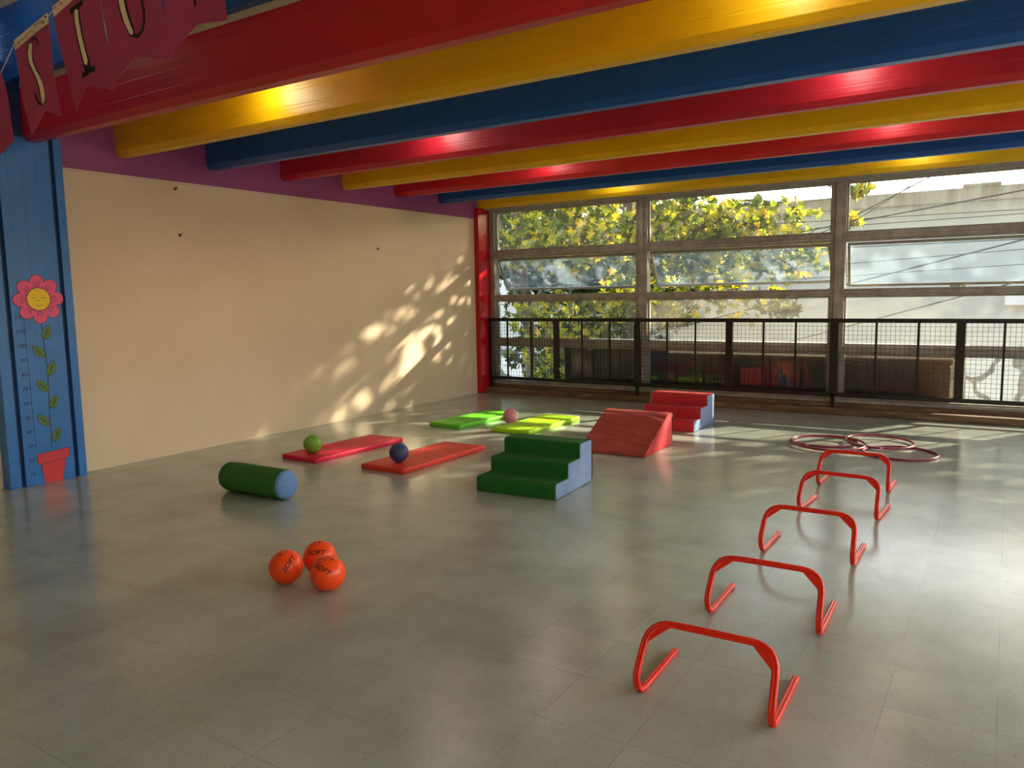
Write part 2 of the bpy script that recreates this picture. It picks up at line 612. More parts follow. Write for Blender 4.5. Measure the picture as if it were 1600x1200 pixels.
# beams: (far bottom edge y, paint, name of colour, label)
beam_specs = [
    (3.31, 'red', 'deep red ceiling beam nearest the camera, behind the hanging pennants'),
    (4.12, 'yellow', 'wide yellow ceiling beam, second from the camera, lit by two lamps'),
    (5.03, 'blue', 'dark blue ceiling beam, the nearer and wider of the two blue ones'),
    (5.94, 'red', 'red ceiling beam between the wide blue beam and the middle yellow one'),
    (6.85, 'yellow', 'unlit yellow ceiling beam in the middle, between two red beams'),
    (7.76, 'red', 'red ceiling beam farthest from the camera, just before the thin blue beam'),
    (8.67, 'blue', 'thin-looking blue ceiling beam far back near the windows'),
    (9.58, 'yellow', 'yellow ceiling beam resting directly above the window frames'),
]
for yf, colr, lab in beam_specs:
    y0 = yf - 0.115
    prof = [(y0, ZS), (y0, ZB + 0.045), (y0 + 0.03, ZB), (yf - 0.006, ZB), (yf, ZB + 0.008), (yf, ZS)]
    x0 = XL + 0.012 if yf > 3.4 else XL
    o = MB().prism(prof, x0, XR, axis='x').build('ceiling_beam', M[colr], bevel=0.003)
    tag(o, lab, 'beam', 'painted ceiling beams')

# lamps in every second bay; round plaster ceiling fittings between the beams
lamp_proto = None
for yb, x, lab in [
    (3.80, -4.55, 'round white ceiling lamp lighting the left of the wide yellow beam'),
    (3.80, -0.95, 'round white ceiling lamp lighting the right of the wide yellow beam'),
    (5.62, -4.45, 'round white ceiling lamp lighting the left of the nearer red beam'),
    (5.62, -0.95, 'round white ceiling lamp lighting the right of the nearer red beam'),
    (7.44, -4.35, 'round white ceiling lamp lighting the left of the far red beam'),
    (7.44, -0.95, 'round white ceiling lamp lighting the right of the far red beam'),
    (9.24, -4.33, 'round white ceiling lamp lighting the left of the window-side yellow beam'),
    (9.24, -0.87, 'round white ceiling lamp lighting the right of the window-side yellow beam'),
    (2.70, -6.05, 'round white ceiling lamp on the higher ceiling beside the blue fascia')]:
    root = empty('ceiling_lamp', (x, yb, ZS if yb > 3 else 3.66))
    tag(root, lab, 'lamp', 'ceiling lamps between the beams')
    base = MB().tube([(0, 0, 0), (0, 0, -0.03)], 0.13, 24).build('lamp_base', M['lamp_body'], root, smooth=40)
    hold = MB().tube([(0, 0, -0.03), (0, 0, -0.07)], 0.03, 16).build('lamp_holder', M['lamp_body'], root, smooth=40)
    ld = bpy.data.lights.new('lamp_bulb', 'POINT')
    ld.energy = LAMP_POWER if yb > 3 else 0.9
    ld.shadow_soft_size = 0.11
    ld.color = (1.0, 0.96, 0.86)
    lo = bpy.data.objects.new('lamp_bulb', ld)
    C.objects.link(lo)
    lo.parent = root
    lo.location = (0, 0, -0.14)

# ------------------------------------------------------------------ blue pillar with painted flower and height chart
PX = -6.50
pil = empty('pillar', (PX, 3.17, 0.0))
tag(pil, 'blue painted pillar at the left wall with a flower height chart', 'pillar')
# cross-section in (x, y): shaft with two vertical grooves
sec = [(XL, 2.885), (PX, 2.885), (PX, 2.965), (PX - 0.035, 2.965), (PX - 0.035, 2.998), (PX, 2.998),
       (PX, 3.383), (PX - 0.035, 3.383), (PX - 0.035, 3.418), (PX, 3.418), (PX, 3.483), (XL, 3.483)]
sec = [(x - PX, y - 3.17) for x, y in sec]
MB().prism(sec, 0.0, 3.13, axis='z').build('shaft', M['pillar'], pil, bevel=0.003)
g = MB()
g.box(-0.0345, -0.031, 2.966 - 3.17, 2.997 - 3.17, 0.0, 3.13)
g.box(-0.0345, -0.031, 3.384 - 3.17, 3.417 - 3.17, 0.0, 3.13)
g.build('groove_paint', M['groove'], pil)  # thin darker strips along the bottom of both grooves
MB().box(-0.119, 0.02, 2.875 - 3.17, 3.19 - 3.17, 2.73, 3.12).build('cap', M['navy'], pil, bevel=0.004)  # added block; its navy stands in for shade under the fascia
def chart_line(pts, w, t=0.0012, m='outline', name='line', par=pil):
    b = MB()
    for (a, c) in zip(pts[:-1], pts[1:]):
        a, c = Vector(a), Vector(c)
        d = (c - a).normalized()
        n = Vector((-d.y, d.x)) * w / 2
        q = [a + n, c + n, c - n, a - n]
        b.prism([(p.x, p.y) for p in q], 0.0002, t, axis='x')
    return b.build(name, M[m], par)
FY, FZ = 3.209 - 3.17, 1.480   # flower centre in pillar coordinates
fl = MB().prism([(FY + 0.088 * cos(a * pi / 24), FZ + 0.088 * sin(a * pi / 24)) for a in range(48)], 0.0005, 0.0042, axis='x').build('painted_flower', M['disc'], pil)
fl['label'] = 'yellow smiling face disc of the flower'
for k in range(8):
    a0 = pi / 2 + k * pi / 4 + 0.03
    cy, cz = FY + 0.128 * cos(a0), FZ + 0.128 * sin(a0)
    P, Q = [], []
    for j in range(28):
        an = 2 * pi * j / 28
        rr = 0.054 * (1 + 0.12 * cos(an))
        lx, ly = rr * cos(an) * 1.05, rr * sin(an) * 0.98
        P.append((cy + lx * cos(a0) - ly * sin(a0), cz + lx * sin(a0) + ly * cos(a0)))
        lx, ly = lx * 1.06, ly * 1.06
        Q.append((cy + lx * cos(a0) - ly * sin(a0), cz + lx * sin(a0) + ly * cos(a0)))
    b = MB()
    b.prism(Q, 0.0002, 0.0012, axis='x', m=M['outline'])
    b.prism(P, 0.0004, 0.0022, axis='x', m=M['petal'])
    for sg in (-0.3, 0.05, 0.35):
        c0 = a0 + sg * 0.35
        p0 = Vector((FY + 0.085 * cos(c0), FZ + 0.085 * sin(c0)))
        p1 = Vector((FY + (0.135 + 0.01 * abs(sg)) * cos(a0 + sg * 0.5), FZ + 0.135 * sin(a0 + sg * 0.5)))
        d = (p1 - p0).normalized(); nn = Vector((-d.y, d.x)) * 0.0016
        b.prism([tuple(p0 + nn), tuple(p1 + nn), tuple(p1 - nn), tuple(p0 - nn)], 0.0023, 0.003, axis='x', m=M['outline'])
    pt = b.build('petal', None, fl)
rim = MB().tube([(0.0026, FY + 0.088 * cos(a * pi / 24), FZ + 0.088 * sin(a * pi / 24)) for a in range(48)], 0.0022, 5, closed=True).build('rim', M['outline'], fl)
def face_line(pts, name):
    b = MB()
    b.tube([(0.0046, FY + y, FZ + z) for y, z in pts], 0.0015, 5)
    b.build(name, M['outline'], fl)
face_line([(-0.052, 0.014), (-0.038, 0.009), (-0.02, 0.012)], 'eye')
face_line([(0.018, 0.012), (0.036, 0.008), (0.056, 0.012)], 'eye')
face_line([(-0.006, -0.008), (0.0, -0.013), (0.006, -0.009)], 'nose')
face_line([(-0.024 + 0.048 * t / 8, -0.042 - 0.012 * sin(pi * t / 8)) for t in range(9)], 'mouth')
chart_line([(FY + 0.004, 1.30), (3.232 - 3.17, 0.92), (3.22 - 3.17, 0.6), (3.212 - 3.17, 0.27)], 0.005, name='painted_stem')
chart_line([(3.085 - 3.17, 1.34), (3.092 - 3.17, 0.30)], 0.003, name='scale_line')
for (ly, lz, dr) in [(3.25, 1.215, 1), (3.175, 1.065, -1), (3.262, 0.925, 1), (3.182, 0.79, -1), (3.262, 0.655, 1), (3.165, 0.515, -1), (3.262, 0.385, 1)]:
    # pointed oval, tip up and outward
    L = 0.058
    ang = radians(66) if dr > 0 else radians(132)
    out, inn = [], []
    for j in range(24):
        t = j / 24 * 2 * pi
        x = L * cos(t)
        w = 0.031 * sin(t) * (1 - 0.25 * cos(t)) * (abs(sin(t)) ** 0.25)
        for lst, k in ((out, 1.07), (inn, 1.0)):
            X, Z = x * k, w * k
            lst.append((ly - 3.17 + X * cos(ang) - Z * sin(ang), lz + X * sin(ang) + Z * cos(ang)))
    b = MB()
    b.prism(out, 0.0002, 0.0014, axis='x', m=M['outline'])
    b.prism(inn, 0.0004, 0.0024, axis='x', m=M['leafp'])
    def ln(p, q, w=0.0014):
        P0 = Vector((ly - 3.17 + p[0] * cos(ang) - p[1] * sin(ang), lz + p[0] * sin(ang) + p[1] * cos(ang)))
        P1 = Vector((ly - 3.17 + q[0] * cos(ang) - q[1] * sin(ang), lz + q[0] * sin(ang) + q[1] * cos(ang)))
        d = (P1 - P0).normalized(); n_ = Vector((-d.y, d.x)) * w
        b.prism([tuple(P0 + n_), tuple(P1 + n_), tuple(P1 - n_), tuple(P0 - n_)], 0.0025, 0.0032, axis='x', m=M['outline'])
    ln((-0.055, 0), (0.035, 0)); ln((-0.02, 0), (0.0, 0.014)); ln((-0.02, 0), (0.0, -0.014)); ln((0.005, 0), (0.022, 0.01)); ln((0.005, 0), (0.022, -0.01))
    b.build('painted_leaf', None, pil)
b = MB()
pot = [(3.095, 0.245), (3.345, 0.262), (3.345, 0.185), (3.315, 0.183), (3.278, 0.0), (3.14, 0.0), (3.12, 0.165), (3.10, 0.165)]
def grow(pts, k):
    cx = sum(p[0] for p in pts) / len(pts); cz = sum(p[1] for p in pts) / len(pts)
    return [(cx + (p[0] - cx) * k - 3.17, max(0.001, cz + (p[1] - cz) * k)) for p in pts]
b.prism(grow(pot, 1.03), 0.0002, 0.0014, axis='x', m=M['outline'])
b.prism(grow(pot, 1.0), 0.0004, 0.0024, axis='x', m=M['potp'])
b.prism([(3.112 - 3.17, 0.158), (3.325 - 3.17, 0.178), (3.325 - 3.17, 0.182), (3.112 - 3.17, 0.163)], 0.0025, 0.0032, axis='x', m=M['outline'])
b.build('painted_pot', None, pil)

def text_mesh(body, size, shear=0.0, extrude=0.0, bold=0.0):
    cu = bpy.data.curves.new('txt', 'FONT')
    cu.body = body
    cu.size = size
    cu.shear = shear
    cu.extrude = extrude
    cu.offset = bold
    cu.align_x = 'CENTER'
    cu.align_y = 'CENTER'
    cu.resolution_u = 3
    ob = bpy.data.objects.new('txt', cu)
    C.objects.link(ob)
    dg = bpy.context.evaluated_depsgraph_get()
    me = bpy.data.meshes.new_from_object(ob.evaluated_get(dg))
    bpy.data.objects.remove(ob)
    bpy.data.curves.remove(cu)
    return me

for i in range(12):
    v = 120 - 10 * i
    me = text_mesh(str(v), 0.042, 0.25, 0.0004)
    z = 1.346 - i * (1.346 - 0.092) / 11
    R_ = Matrix(((0, 0, 1, 0.001), (1, 0, 0, 3.048 - 3.17), (0, 1, 0, z), (0, 0, 0, 1)))
    me.transform(R_)
    me.materials.clear(); me.materials.append(M['outline'])
    o = bpy.data.objects.new('height_number', me)
    C.objects.link(o); o.parent = pil
    chart_line([(3.075 - 3.17, z), (3.10 - 3.17, z)], 0.003, name='height_mark')

# hooks and nail stubs in the cream wall
for (y, z, lab) in [(4.57, 2.485, 'small rusty hook high on the cream wall just under the purple band'),
                    (4.588, 2.06, 'small rusty hook in a chipped hole on the cream wall, left part'),
                    (7.32, 2.04, 'small bare nail in the cream wall, right part')]:
    r = empty('wall_hook', (XL, y, z))
    tag(r, lab, 'hook', 'old hooks in the cream wall')
    MB().tube([(-0.004, 0, 0), (0.003, 0, 0)], 0.016, 10).build('wall_plug', M['kerb'], r, smooth=40)
    MB().tube([(0.0, 0, 0), (0.02, 0, 0.0), (0.03, 0.0, 0.006), (0.03, 0.004, 0.018)], 0.0035, 6).build('hook', M['rubber'], r, smooth=60)

# ------------------------------------------------------------------ window wall
# red post in the corner
rp = MB()
rp.box(XL, XL + 0.075, 9.39, 9.66, 0.0, ZB)
rp.box(XL, XL + 0.055, 9.66, 9.74, 0.0, ZB)
tag(rp.build('corner_post', M['redpost'], bevel=0.008), 'glossy red painted corner post between cream wall and windows', 'post')
struct(MB().box(XL - 0.2, XL - 0.001, 9.40, YF, 0.0, 2.54).build('wall_corner', M['wall']))
# kerb and sill under the windows
b = MB()
b.box(XL, XR, 9.49, 9.70, 0.0, 0.078)
b.box(XL, XR, 9.66, YF, 0.0, 0.12)
struct(b.build('trim_5', M['kerb'], bevel=0.012))
# lintel over the windows
struct(MB().box(XL, XR, 9.58, YF + 0.2, 2.685, ZS + 0.02).build('trim_6', M['frame'], bevel=0.004))

YW = 9.75
edges = [(-6.56, -6.48, -4.22, -4.06), (-4.06, -4.06, -1.78, -1.62), (-1.62, -1.62, 0.66, 0.82), (0.82, 0.82, 3.10, 3.26), (3.26, 3.26, 4.40, 4.5)]
zl = [(0.12, 0.155), (0.70, 0.79), (1.365, 1.45), (1.985, 2.09), (2.66, 2.69)]
tilts = [27, 29, 12, 18, 20]
def rect_frame(b, x0, x1, z0, z1, y0, y1, w):
    b.box(x0, x1, y0, y1, z0, z0 + w); b.box(x0, x1, y0, y1, z1 - w, z1)
    b.box(x0, x0 + w, y0, y1, z0 + w, z1 - w); b.box(x1 - w, x1, y0, y1, z0 + w, z1 - w)
for i, (a0, a, c, c1) in enumerate(edges):
    wroot = empty('window_%d' % (i + 1), (a, YW, 0.12))
    struct(wroot)
    def loc(b, name, m, par=wroot, **kw):
        o = b.build(name, m, par, **kw)
        return o
    T = Matrix.Translation((-a, -YW, -0.12))
    if a0 < a:
        loc(MB().box(a0, a, 9.70, 9.84, 0.12, 2.69, mat=T), 'jamb', M['frame'], bevel=0.004)
    b = MB()
    b.box(c, c1, 9.71, 9.83, 0.12, 2.69, mat=T)
    b.box(c + 0.05, c1 - 0.05, 9.685, 9.71, 0.12, 2.69, mat=T)
    loc(b, 'mullion', M['frame'], bevel=0.004)
    for (z0, z1) in zl:
        b = MB()
        b.box(a, c, 9.71, 9.82, z0, z1, mat=T)
        if z1 - z0 > 0.05:
            b.box(a, c, 9.69, 9.71, z0 + 0.03, z0 + 0.055, mat=T)
        loc(b, 'transom', M['frame'], bevel=0.004)
    for nm, z0, z1 in (('lower_pane', 0.155, 0.70), ('middle_pane', 0.79, 1.365), ('upper_pane', 2.09, 2.66)):
        b = MB(); b.box(a, c, 9.772, 9.776, z0, z1, mat=T)
        p = loc(b, nm, M['glass'])
        fb = MB()
        bb = fb
        for (u0, u1, w0, w1) in ((a, c, z0, z0 + 0.018), (a, c, z1 - 0.018, z1), (a, a + 0.018, z0 + .018, z1 - .018), (c - 0.018, c, z0 + .018, z1 - .018)):
            bb.box(u0, u1, 9.755, 9.79, w0, w1, mat=T)
        bb.build('glazing_bead', M['frame'], p)
    # awning sash hung from its top edge, swung outward at the bottom
    sr = empty('sash', ((c - a) / 2, 0.03, 1.975 - 0.12))
    sr.parent = wroot
    sr.rotation_euler = (radians(tilts[i]), 0, 0)
    hw = (c - a) / 2 - 0.012
    H = 0.515
    fb = MB()
    for (u0, u1, w0, w1) in ((-hw, hw, -0.03, 0), (-hw, hw, -H, -H + 0.03), (-hw, -hw + 0.03, -H + 0.03, -0.03), (hw - 0.03, hw, -H + 0.03, -0.03)):
        fb.box(u0, u1, -0.015, 0.015, w0, w1)
    fb.build('sash_frame', M['sash'], sr, bevel=0.003)
    MB().box(-hw + 0.03, hw - 0.03, -0.002, 0.002, -H + 0.03, -0.03).build('sash_pane', M['glass_s'], sr)
    # stay and latch
    st = MB()
    st.box(-0.05, 0.05, -0.035, -0.015, -H + 0.003, -H + 0.022)
    st.tube([(0, -0.03, -H + 0.02), (0.01, -0.05, -H - 0.01), (0.0, -0.08, -H - 0.03), (-0.02, -0.10, -H - 0.035)], 0.007, 8)
    st.build('latch', M['chrome'], sr, smooth=50)
    b = MB(); b.box((a + c) / 2 - 0.07, (a + c) / 2 + 0.03, 9.675, 9.70, 1.452, 1.47, mat=T)
    b.box((a + c) / 2 + 0.04, (a + c) / 2 + 0.08, 9.68, 9.70, 1.452, 1.48, mat=T)
    loc(b, 'latch_keeper', M['chrome'], bevel=0.002)

# ------------------------------------------------------------------ railing in front of the windows
YR = 9.60
rail = empty('safety_railing', (XL, YR, 0.078))
tag(rail, 'black iron safety railing with wire mesh along the windows', 'railing')
TR = Matrix.Translation((-XL, -YR, -0.078))
MB().box(-6.54, XR, 9.578, 9.622, 1.062, 1.11, mat=TR).build('top_rail', M['iron'], rail, bevel=0.003)
MB().box(-6.54, XR, 9.585, 9.615, 0.20, 0.25, mat=TR).build('bottom_rail', M['iron'], rail, bevel=0.003)
pitch = 2.43
posts = []
for k in range(5):
    xf = -6.525 + pitch * k - (0.0 if k == 0 else 0.02)
    posts.append((xf + (0.375 if k else 0.0) * 0, True))
xs_foot = [-6.505, -4.15, -1.69, 0.77, 3.20]
xs_mid = [-5.385, -2.92, -0.42, 2.02]
for k, x in enumerate(xs_foot):
    b = MB()
    b.box(x - (0.03 if k == 0 else 0.045), x + (0.02 if k == 0 else 0.045), 9.59, 9.615, 0.20, 1.07, mat=TR)
    b.box(x - 0.02, x + 0.02, 9.585, 9.62, 0.078, 0.24, mat=TR)
    b.build('post', M['iron'], rail, bevel=0.002)
for x in xs_mid:
    MB().box(x - 0.044, x + 0.044, 9.59, 9.615, 0.22, 1.07, mat=TR).build('post', M['iron'], rail, bevel=0.002)
for x in [-6.205, -5.794, -4.975, -4.555, -3.731, -3.353, -2.5, -2.123, -1.248, -0.825, -0.024, 0.38, 1.19, 1.6, 2.43, 2.82, 3.62, 4.05]:
    MB().box(x - 0.012, x + 0.012, 9.592, 9.608, 0.24, 1.07, mat=TR).build('baluster', M['iron'], rail)
allx = sorted(xs_foot + xs_mid + [XR])
for x0, x1 in zip(allx[:-1], allx[1:]):
    b = MB()
    r = 0.0017
    n = int((x1 - x0) / 0.05)
    for k in range(1, n + 1):
        x = x0 + (x1 - x0) * k / (n + 1)
        b.box(x - r, x + r, 9.612, 9.6155, 0.24, 1.08, mat=TR)
    z = 0.27
    while z < 1.06:
        b.box(x0, x1, 9.615, 9.6185, z - r, z + r, mat=TR)
        z += 0.05
    b.build('wire_mesh_panel', M['iron'], rail)

# ------------------------------------------------------------------ soft play things on the floor
def superbox(b, sx, sy, sz, nx, ny, rnd, wrinkle, seed):
    """cushion-like box: subdivided, rounded corners, slightly wrinkled top"""
    bm = b.bm
    r = rnd
    idx = {}
    def vert(i, j, k, N):
        key = (i, j, k)
        if key in idx: return idx[key]
        x = sx * (i / N[0]); y = sy * (j / N[1]); z = sz * (k / N[2])
        cx = min(max(x, r), sx - r); cy = min(max(y, r), sy - r); cz = min(max(z, r * 0.8), sz - r * 0.8)
        d = Vector((x - cx, y - cy, z - cz))
        if d.length > 1e-9:
            m_ = max(abs(d.x), abs(d.y), abs(d.z))
            d = d.normalized() * m_ if False else d * (m_ / d.length)
        p = Vector((cx, cy, cz)) + d
        if k == N[2]:
            e = min(x, sx - x, y, sy - y) / 0.06
            e = max(0, min(1, e))
            nz = noise.noise(Vector((p.x * 9 + seed, p.y * 3.0, seed * 1.7))) + 0.5 * noise.noise(Vector((p.x * 16 + p.y * 9, p.y * 7 + seed, 3.1)))
            p.z += wrinkle * nz * (0.25 + 0.75 * e)
        v = bm.verts.new(p)
        idx[key] = v
        return v
    N = (nx, ny, 4)
    for i in range(nx):
        for j in range(ny):
            for k in (0, N[2]):
                bm.faces.new([vert(i, j, k, N), vert(i + 1, j, k, N), vert(i + 1, j + 1, k, N), vert(i, j + 1, k, N)])
    for i in range(nx):
        for k in range(N[2]):
            for j in (0, ny):
                bm.faces.new([vert(i, j, k, N), vert(i + 1, j, k, N), vert(i + 1, j, k + 1, N), vert(i, j, k + 1, N)])
    for j in range(ny):
        for k in range(N[2]):
            for i in (0, nx):
                bm.faces.new([vert(i, j, k, N), vert(i, j + 1, k, N), vert(i, j + 1, k + 1, N), vert(i, j, k + 1, N)])
    return b

def gym_mat(x, y, rz, sx, sy, mkey, lab, seed):
    root = empty('gym_mat', (x, y, 0), rz)
    tag(root, lab, 'mat', 'thin gym mats on the floor')
    superbox(MB(), sx, sy, 0.042, 28, 60, 0.007, 0.006, seed).build('cover', M[mkey], root, smooth=180)
    b = MB()
    b.tube([(0.003, 0.003, 0.021), (sx - 0.003, 0.003, 0.021), (sx - 0.003, sy - 0.003, 0.021), (0.003, sy - 0.003, 0.021)], 0.0035, 6, closed=True)
    b.build('seam', M[mkey], root, smooth=60)
    return root

gym_mat(-5.535, 4.735, radians(-1.2), 0.445, 1.145, 'mat_crimson', 'crimson pink gym mat on the floor with the green ball near its end', 2.0)
gym_mat(-4.592, 4.768, radians(-0.4), 0.475, 1.16, 'mat_orange', 'orange-red gym mat on the floor with the dark blue ball near its end', 5.0)
gym_mat(-5.450, 6.775, radians(-4.0), 0.445, 1.09, 'mat_green', 'bright green gym mat lying behind the crimson mat, left of the pink ball', 8.0)
gym_mat(-4.600, 6.775, radians(-0.8), 0.465, 1.11, 'mat_lime', 'yellow-lime gym mat lying to the right of the pink ball', 11.0)

def foam_steps(x, y, rz, w, d, h, mkey, side, lab, name='foam_steps'):
    root = empty(name, (x, y, 0), rz)
    tag(root, lab, 'foam steps', 'soft foam step blocks')
    h1, h2, h3 = h / 3, 2 * h / 3, h
    d1, d2 = d / 3, 2 * d / 3
    base = [(0, 0), (0, h1), (d1, h1), (d1, h2), (d2, h2), (d2, h3), (d, h3), (d, 0)]
    convex = {1, 3, 5, 6}
    R = 0.026
    P = []
    n = len(base)
    for i, p in enumerate(base):
        pv = Vector(p); a = (Vector(base[i - 1]) - pv).normalized(); c = (Vector(base[(i + 1) % n]) - pv).normalized()
        r = R if i in convex else (0.012 if i in (2, 4) else 0.008)
        s0, s1 = pv + a * r, pv + c * r
        ctr = pv + a * r + c * r
        st = 5
        for k in range(st + 1):
            t = k / st
            q = (s0 * (1 - t) ** 2 + pv * 2 * t * (1 - t) + s1 * t ** 2)
            P.append((q.x, q.y))
    # body in slices so the surface can sag a little
    NX = 26
    bm_b = MB()
    bm = bm_b.bm
    # resample outline edges
    Q = []
    for i in range(len(P)):
        a, c = Vector(P[i]), Vector(P[(i + 1) % len(P)])
        L = (c - a).length
        m_ = max(1, int(L / 0.02))
        for k in range(m_):
            Q.append(a + (c - a) * k / m_)
    rings = []
    for i in range(NX + 1):
        xx = w * i / NX
        ring = []
        for q in Q:
            amp = 0.0045 * noise.noise(Vector((xx * 5 + x * 7, q.x * 9, q.y * 9))) + 0.0025 * noise.noise(Vector((xx * 16, q.x * 20 + 5, q.y * 14)))
            e = min(xx, w - xx)
            rr = 1 - 0.010 * max(0, 1 - e / 0.015)
            cz = 0.5 * h; cy = 0.55 * d
            dirv = Vector((q.x - cy, q.y - cz)); dirv = dirv / max(0.05, dirv.length)
            qq = q + dirv * (amp if q.y > 0.012 else 0)
            qq = Vector((cy, cz)) + (qq - Vector((cy, cz))) * rr
            ring.append(bm.verts.new((xx, qq.x, max(0.0, qq.y))))
        rings.append(ring)
    K = len(Q)
    for A, B in zip(rings[:-1], rings[1:]):
        for k in range(K):
            bm.faces.new((A[k], A[(k + 1) % K], B[(k + 1) % K], B[k]))
    bm.faces.new(rings[0]); bm.faces.new(rings[-1][::-1])
    bm_b.build('body', M[mkey], root, smooth=60)
    def inset(k):
        return [(0.006 + p[0] * (1 - 0.012 / d), 0.004 + p[1] * (1 - 0.010 / h)) for p in P]
    for sx0, sx1 in ((-0.007, 0.001), (w - 0.001, w + 0.007)):
        o = MB().prism(inset(0), sx0, sx1, axis='x').build('side_panel', M[side], root, bevel=0.004, smooth=50)
        o['label'] = 'pale blue fabric side'
    # dark piping / zip down the back edge
    MB().tube([(w + 0.002, d - 0.04, h - 0.002), (w + 0.004, d - 0.012, h - 0.008), (w + 0.004, d + 0.002, h - 0.035), (w + 0.004, d + 0.004, h * 0.5), (w + 0.004, d + 0.003, 0.02)], 0.0045, 6).build('piping', M['rubber'], root, smooth=60)
    return root

foam_steps(-3.286, 4.625, radians(3.2), 0.648, 0.64, 0.335, 'foam_green', 'side_blue', 'dark green foam steps with pale blue side, nearest step block')
foam_steps(-3.335, 7.665, radians(0.8), 0.64, 0.68, 0.335, 'foam_red', 'side_blue', 'red foam steps with pale blue side, behind the wedge near the windows')

# wedge
wx, wy, wrz = -3.285, 6.275, radians(1.0)
wr_ = empty('foam_wedge', (wx, wy, 0), wrz)
tag(wr_, 'dull red foam wedge with wrinkled sloping cover between the two step blocks', 'foam wedge')
def wedge_profile(d, h, r=0.02):
    base = [(0, 0), (0.0, 0.035), (d - 0.10, h), (d, h), (d, 0)]
    P = []
    n = len(base)
    for i, p in enumerate(base):
        pv = Vector(p); a = (Vector(base[i - 1]) - pv); c = (Vector(base[(i + 1) % n]) - pv)
        rr = [0.008, 0.016, 0.02, 0.025, 0.008][i]
        s0, s1 = pv + a.normalized() * rr, pv + c.normalized() * rr
        for k in range(5):
            t = k / 4
            q = s0 * (1 - t) ** 2 + pv * 2 * t * (1 - t) + s1 * t ** 2
            P.append(q)
    return P
WP = wedge_profile(0.67, 0.315)
WW = 0.64
bb = MB(); bm = bb.bm
Q = []
for i in range(len(WP)):
    a, c = WP[i], WP[(i + 1) % len(WP)]
    m_ = max(1, int((c - a).length / 0.016))
    for k in range(m_): Q.append(a + (c - a) * k / m_)
NX = 40
rings = []
nrm_s = Vector((-0.28, 0.57)).normalized()
for i in range(NX + 1):
    xx = WW * i / NX
    ring = []
    for q in Q:
        amp = 0.0
        if q.y > 0.03 and q.x < 0.56:
            # gathers running in from both side edges
            e0 = max(0, 1 - xx / 0.16); e1 = max(0, 1 - (WW - xx) / 0.30)
            amp = (0.015 * e1 + 0.006 * e0 + 0.0012) * noise.noise(Vector((xx * 3.5, q.x * 24 + 0.9 * q.y * 24 + xx * 7, 1.3))) + 0.004 * noise.noise(Vector((xx * 3, q.x * 5, 7)))
            amp *= min(1, (q.x + 0.02) / 0.08) * min(1, (0.6 - q.x) / 0.08)
        qq = q + nrm_s * amp
        ring.append(bm.verts.new((xx, qq.x, max(0, qq.y))))
    rings.append(ring)
K = len(Q)
for A, B in zip(rings[:-1], rings[1:]):
    for k in range(K): bm.faces.new((A[k], A[(k + 1) % K], B[(k + 1) % K], B[k]))
bm.faces.new(rings[0]); bm.faces.new(rings[-1][::-1])
bb.build('cover', M['foam_wedge'], wr_, smooth=60)
for u0, u1 in ((-0.006, 0.001), (WW - 0.001, WW + 0.006)):
    sp = MB().prism([(0.008 + p.x * 0.978, 0.004 + p.y * 0.972) for p in WP], u0, u1, axis='x').build('side_panel', M['foam_red'], wr_, bevel=0.003, smooth=50)
zp = MB().tube([(WW + 0.002, 0.60, 0.313), (WW + 0.003, 0.66, 0.309), (WW + 0.003, 0.673, 0.28), (WW + 0.003, 0.674, 0.15), (WW + 0.003, 0.673, 0.02)], 0.004, 6).build('zip', M['rubber'], wr_, smooth=60)
MB().box(WW - 0.002, WW + 0.012, 0.668, 0.682, 0.27, 0.30).build('zip_pull', M['chrome'], zp)

# roller
RR, RL = 0.110, 0.615
ax0 = Vector((-4.928, 3.70, RR)); 
rol = empty('foam_roller', (-4.975, 3.745, 0), radians(1.0))
tag(rol, 'green foam roller with pale blue round ends lying on the floor', 'foam roller')
b = MB(); bm = b.bm
rings = []
NL, NR = 30, 56
for i in range(NL + 1):
    t = i / NL
    e = min(t, 1 - t) * RL
    rb = RR * (1 - 0.10 * max(0, 1 - e / 0.02) ** 2)
    ring = []
    for k in range(NR):
        an = 2 * pi * k / NR
        ruf = 0.003 * sin(an * 19 + i) * max(0, 1 - e / 0.05) + 0.002 * noise.noise(Vector((t * 5, 2 * cos(an), 2 * sin(an))))
        r = rb + ruf
        z = RR + r * sin(an)
        ring.append(bm.verts.new((t * RL, r * cos(an), max(0.0, z))))
    rings.append(ring)
for A, B in zip(rings[:-1], rings[1:]):
    for k in range(NR): bm.faces.new((A[k], A[(k + 1) % NR], B[(k + 1) % NR], B[k]))
bm.faces.new(rings[0]); bm.faces.new(rings[-1][::-1])
b.build('body', M['roll_green'], rol, smooth=60)
for sgn, x0 in ((-1, 0.0), (1, RL)):
    b = MB(); bm = b.bm
    prev = None
    for (rr, dx) in [(0.106, -0.004), (0.103, 0.008), (0.092, 0.020), (0.07, 0.030), (0.04, 0.036), (0.015, 0.038)]:
        ring = [bm.verts.new((x0 + sgn * (dx + 0.0015 * sin(9 * 2 * pi * k / 48) * (rr > 0.05)), rr * cos(2 * pi * k / 48), RR + rr * sin(2 * pi * k / 48))) for k in range(48)]
        if prev:
            for k in range(48): bm.faces.new((prev[k], prev[(k + 1) % 48], ring[(k + 1) % 48], ring[k]))
        else:
            bm.faces.new(ring)
        prev = ring
    bm.faces.new(prev)
    o = b.build('end_cap', M['cap_blue'], rol, smooth=60)
    o['label'] = 'pale blue padded end'

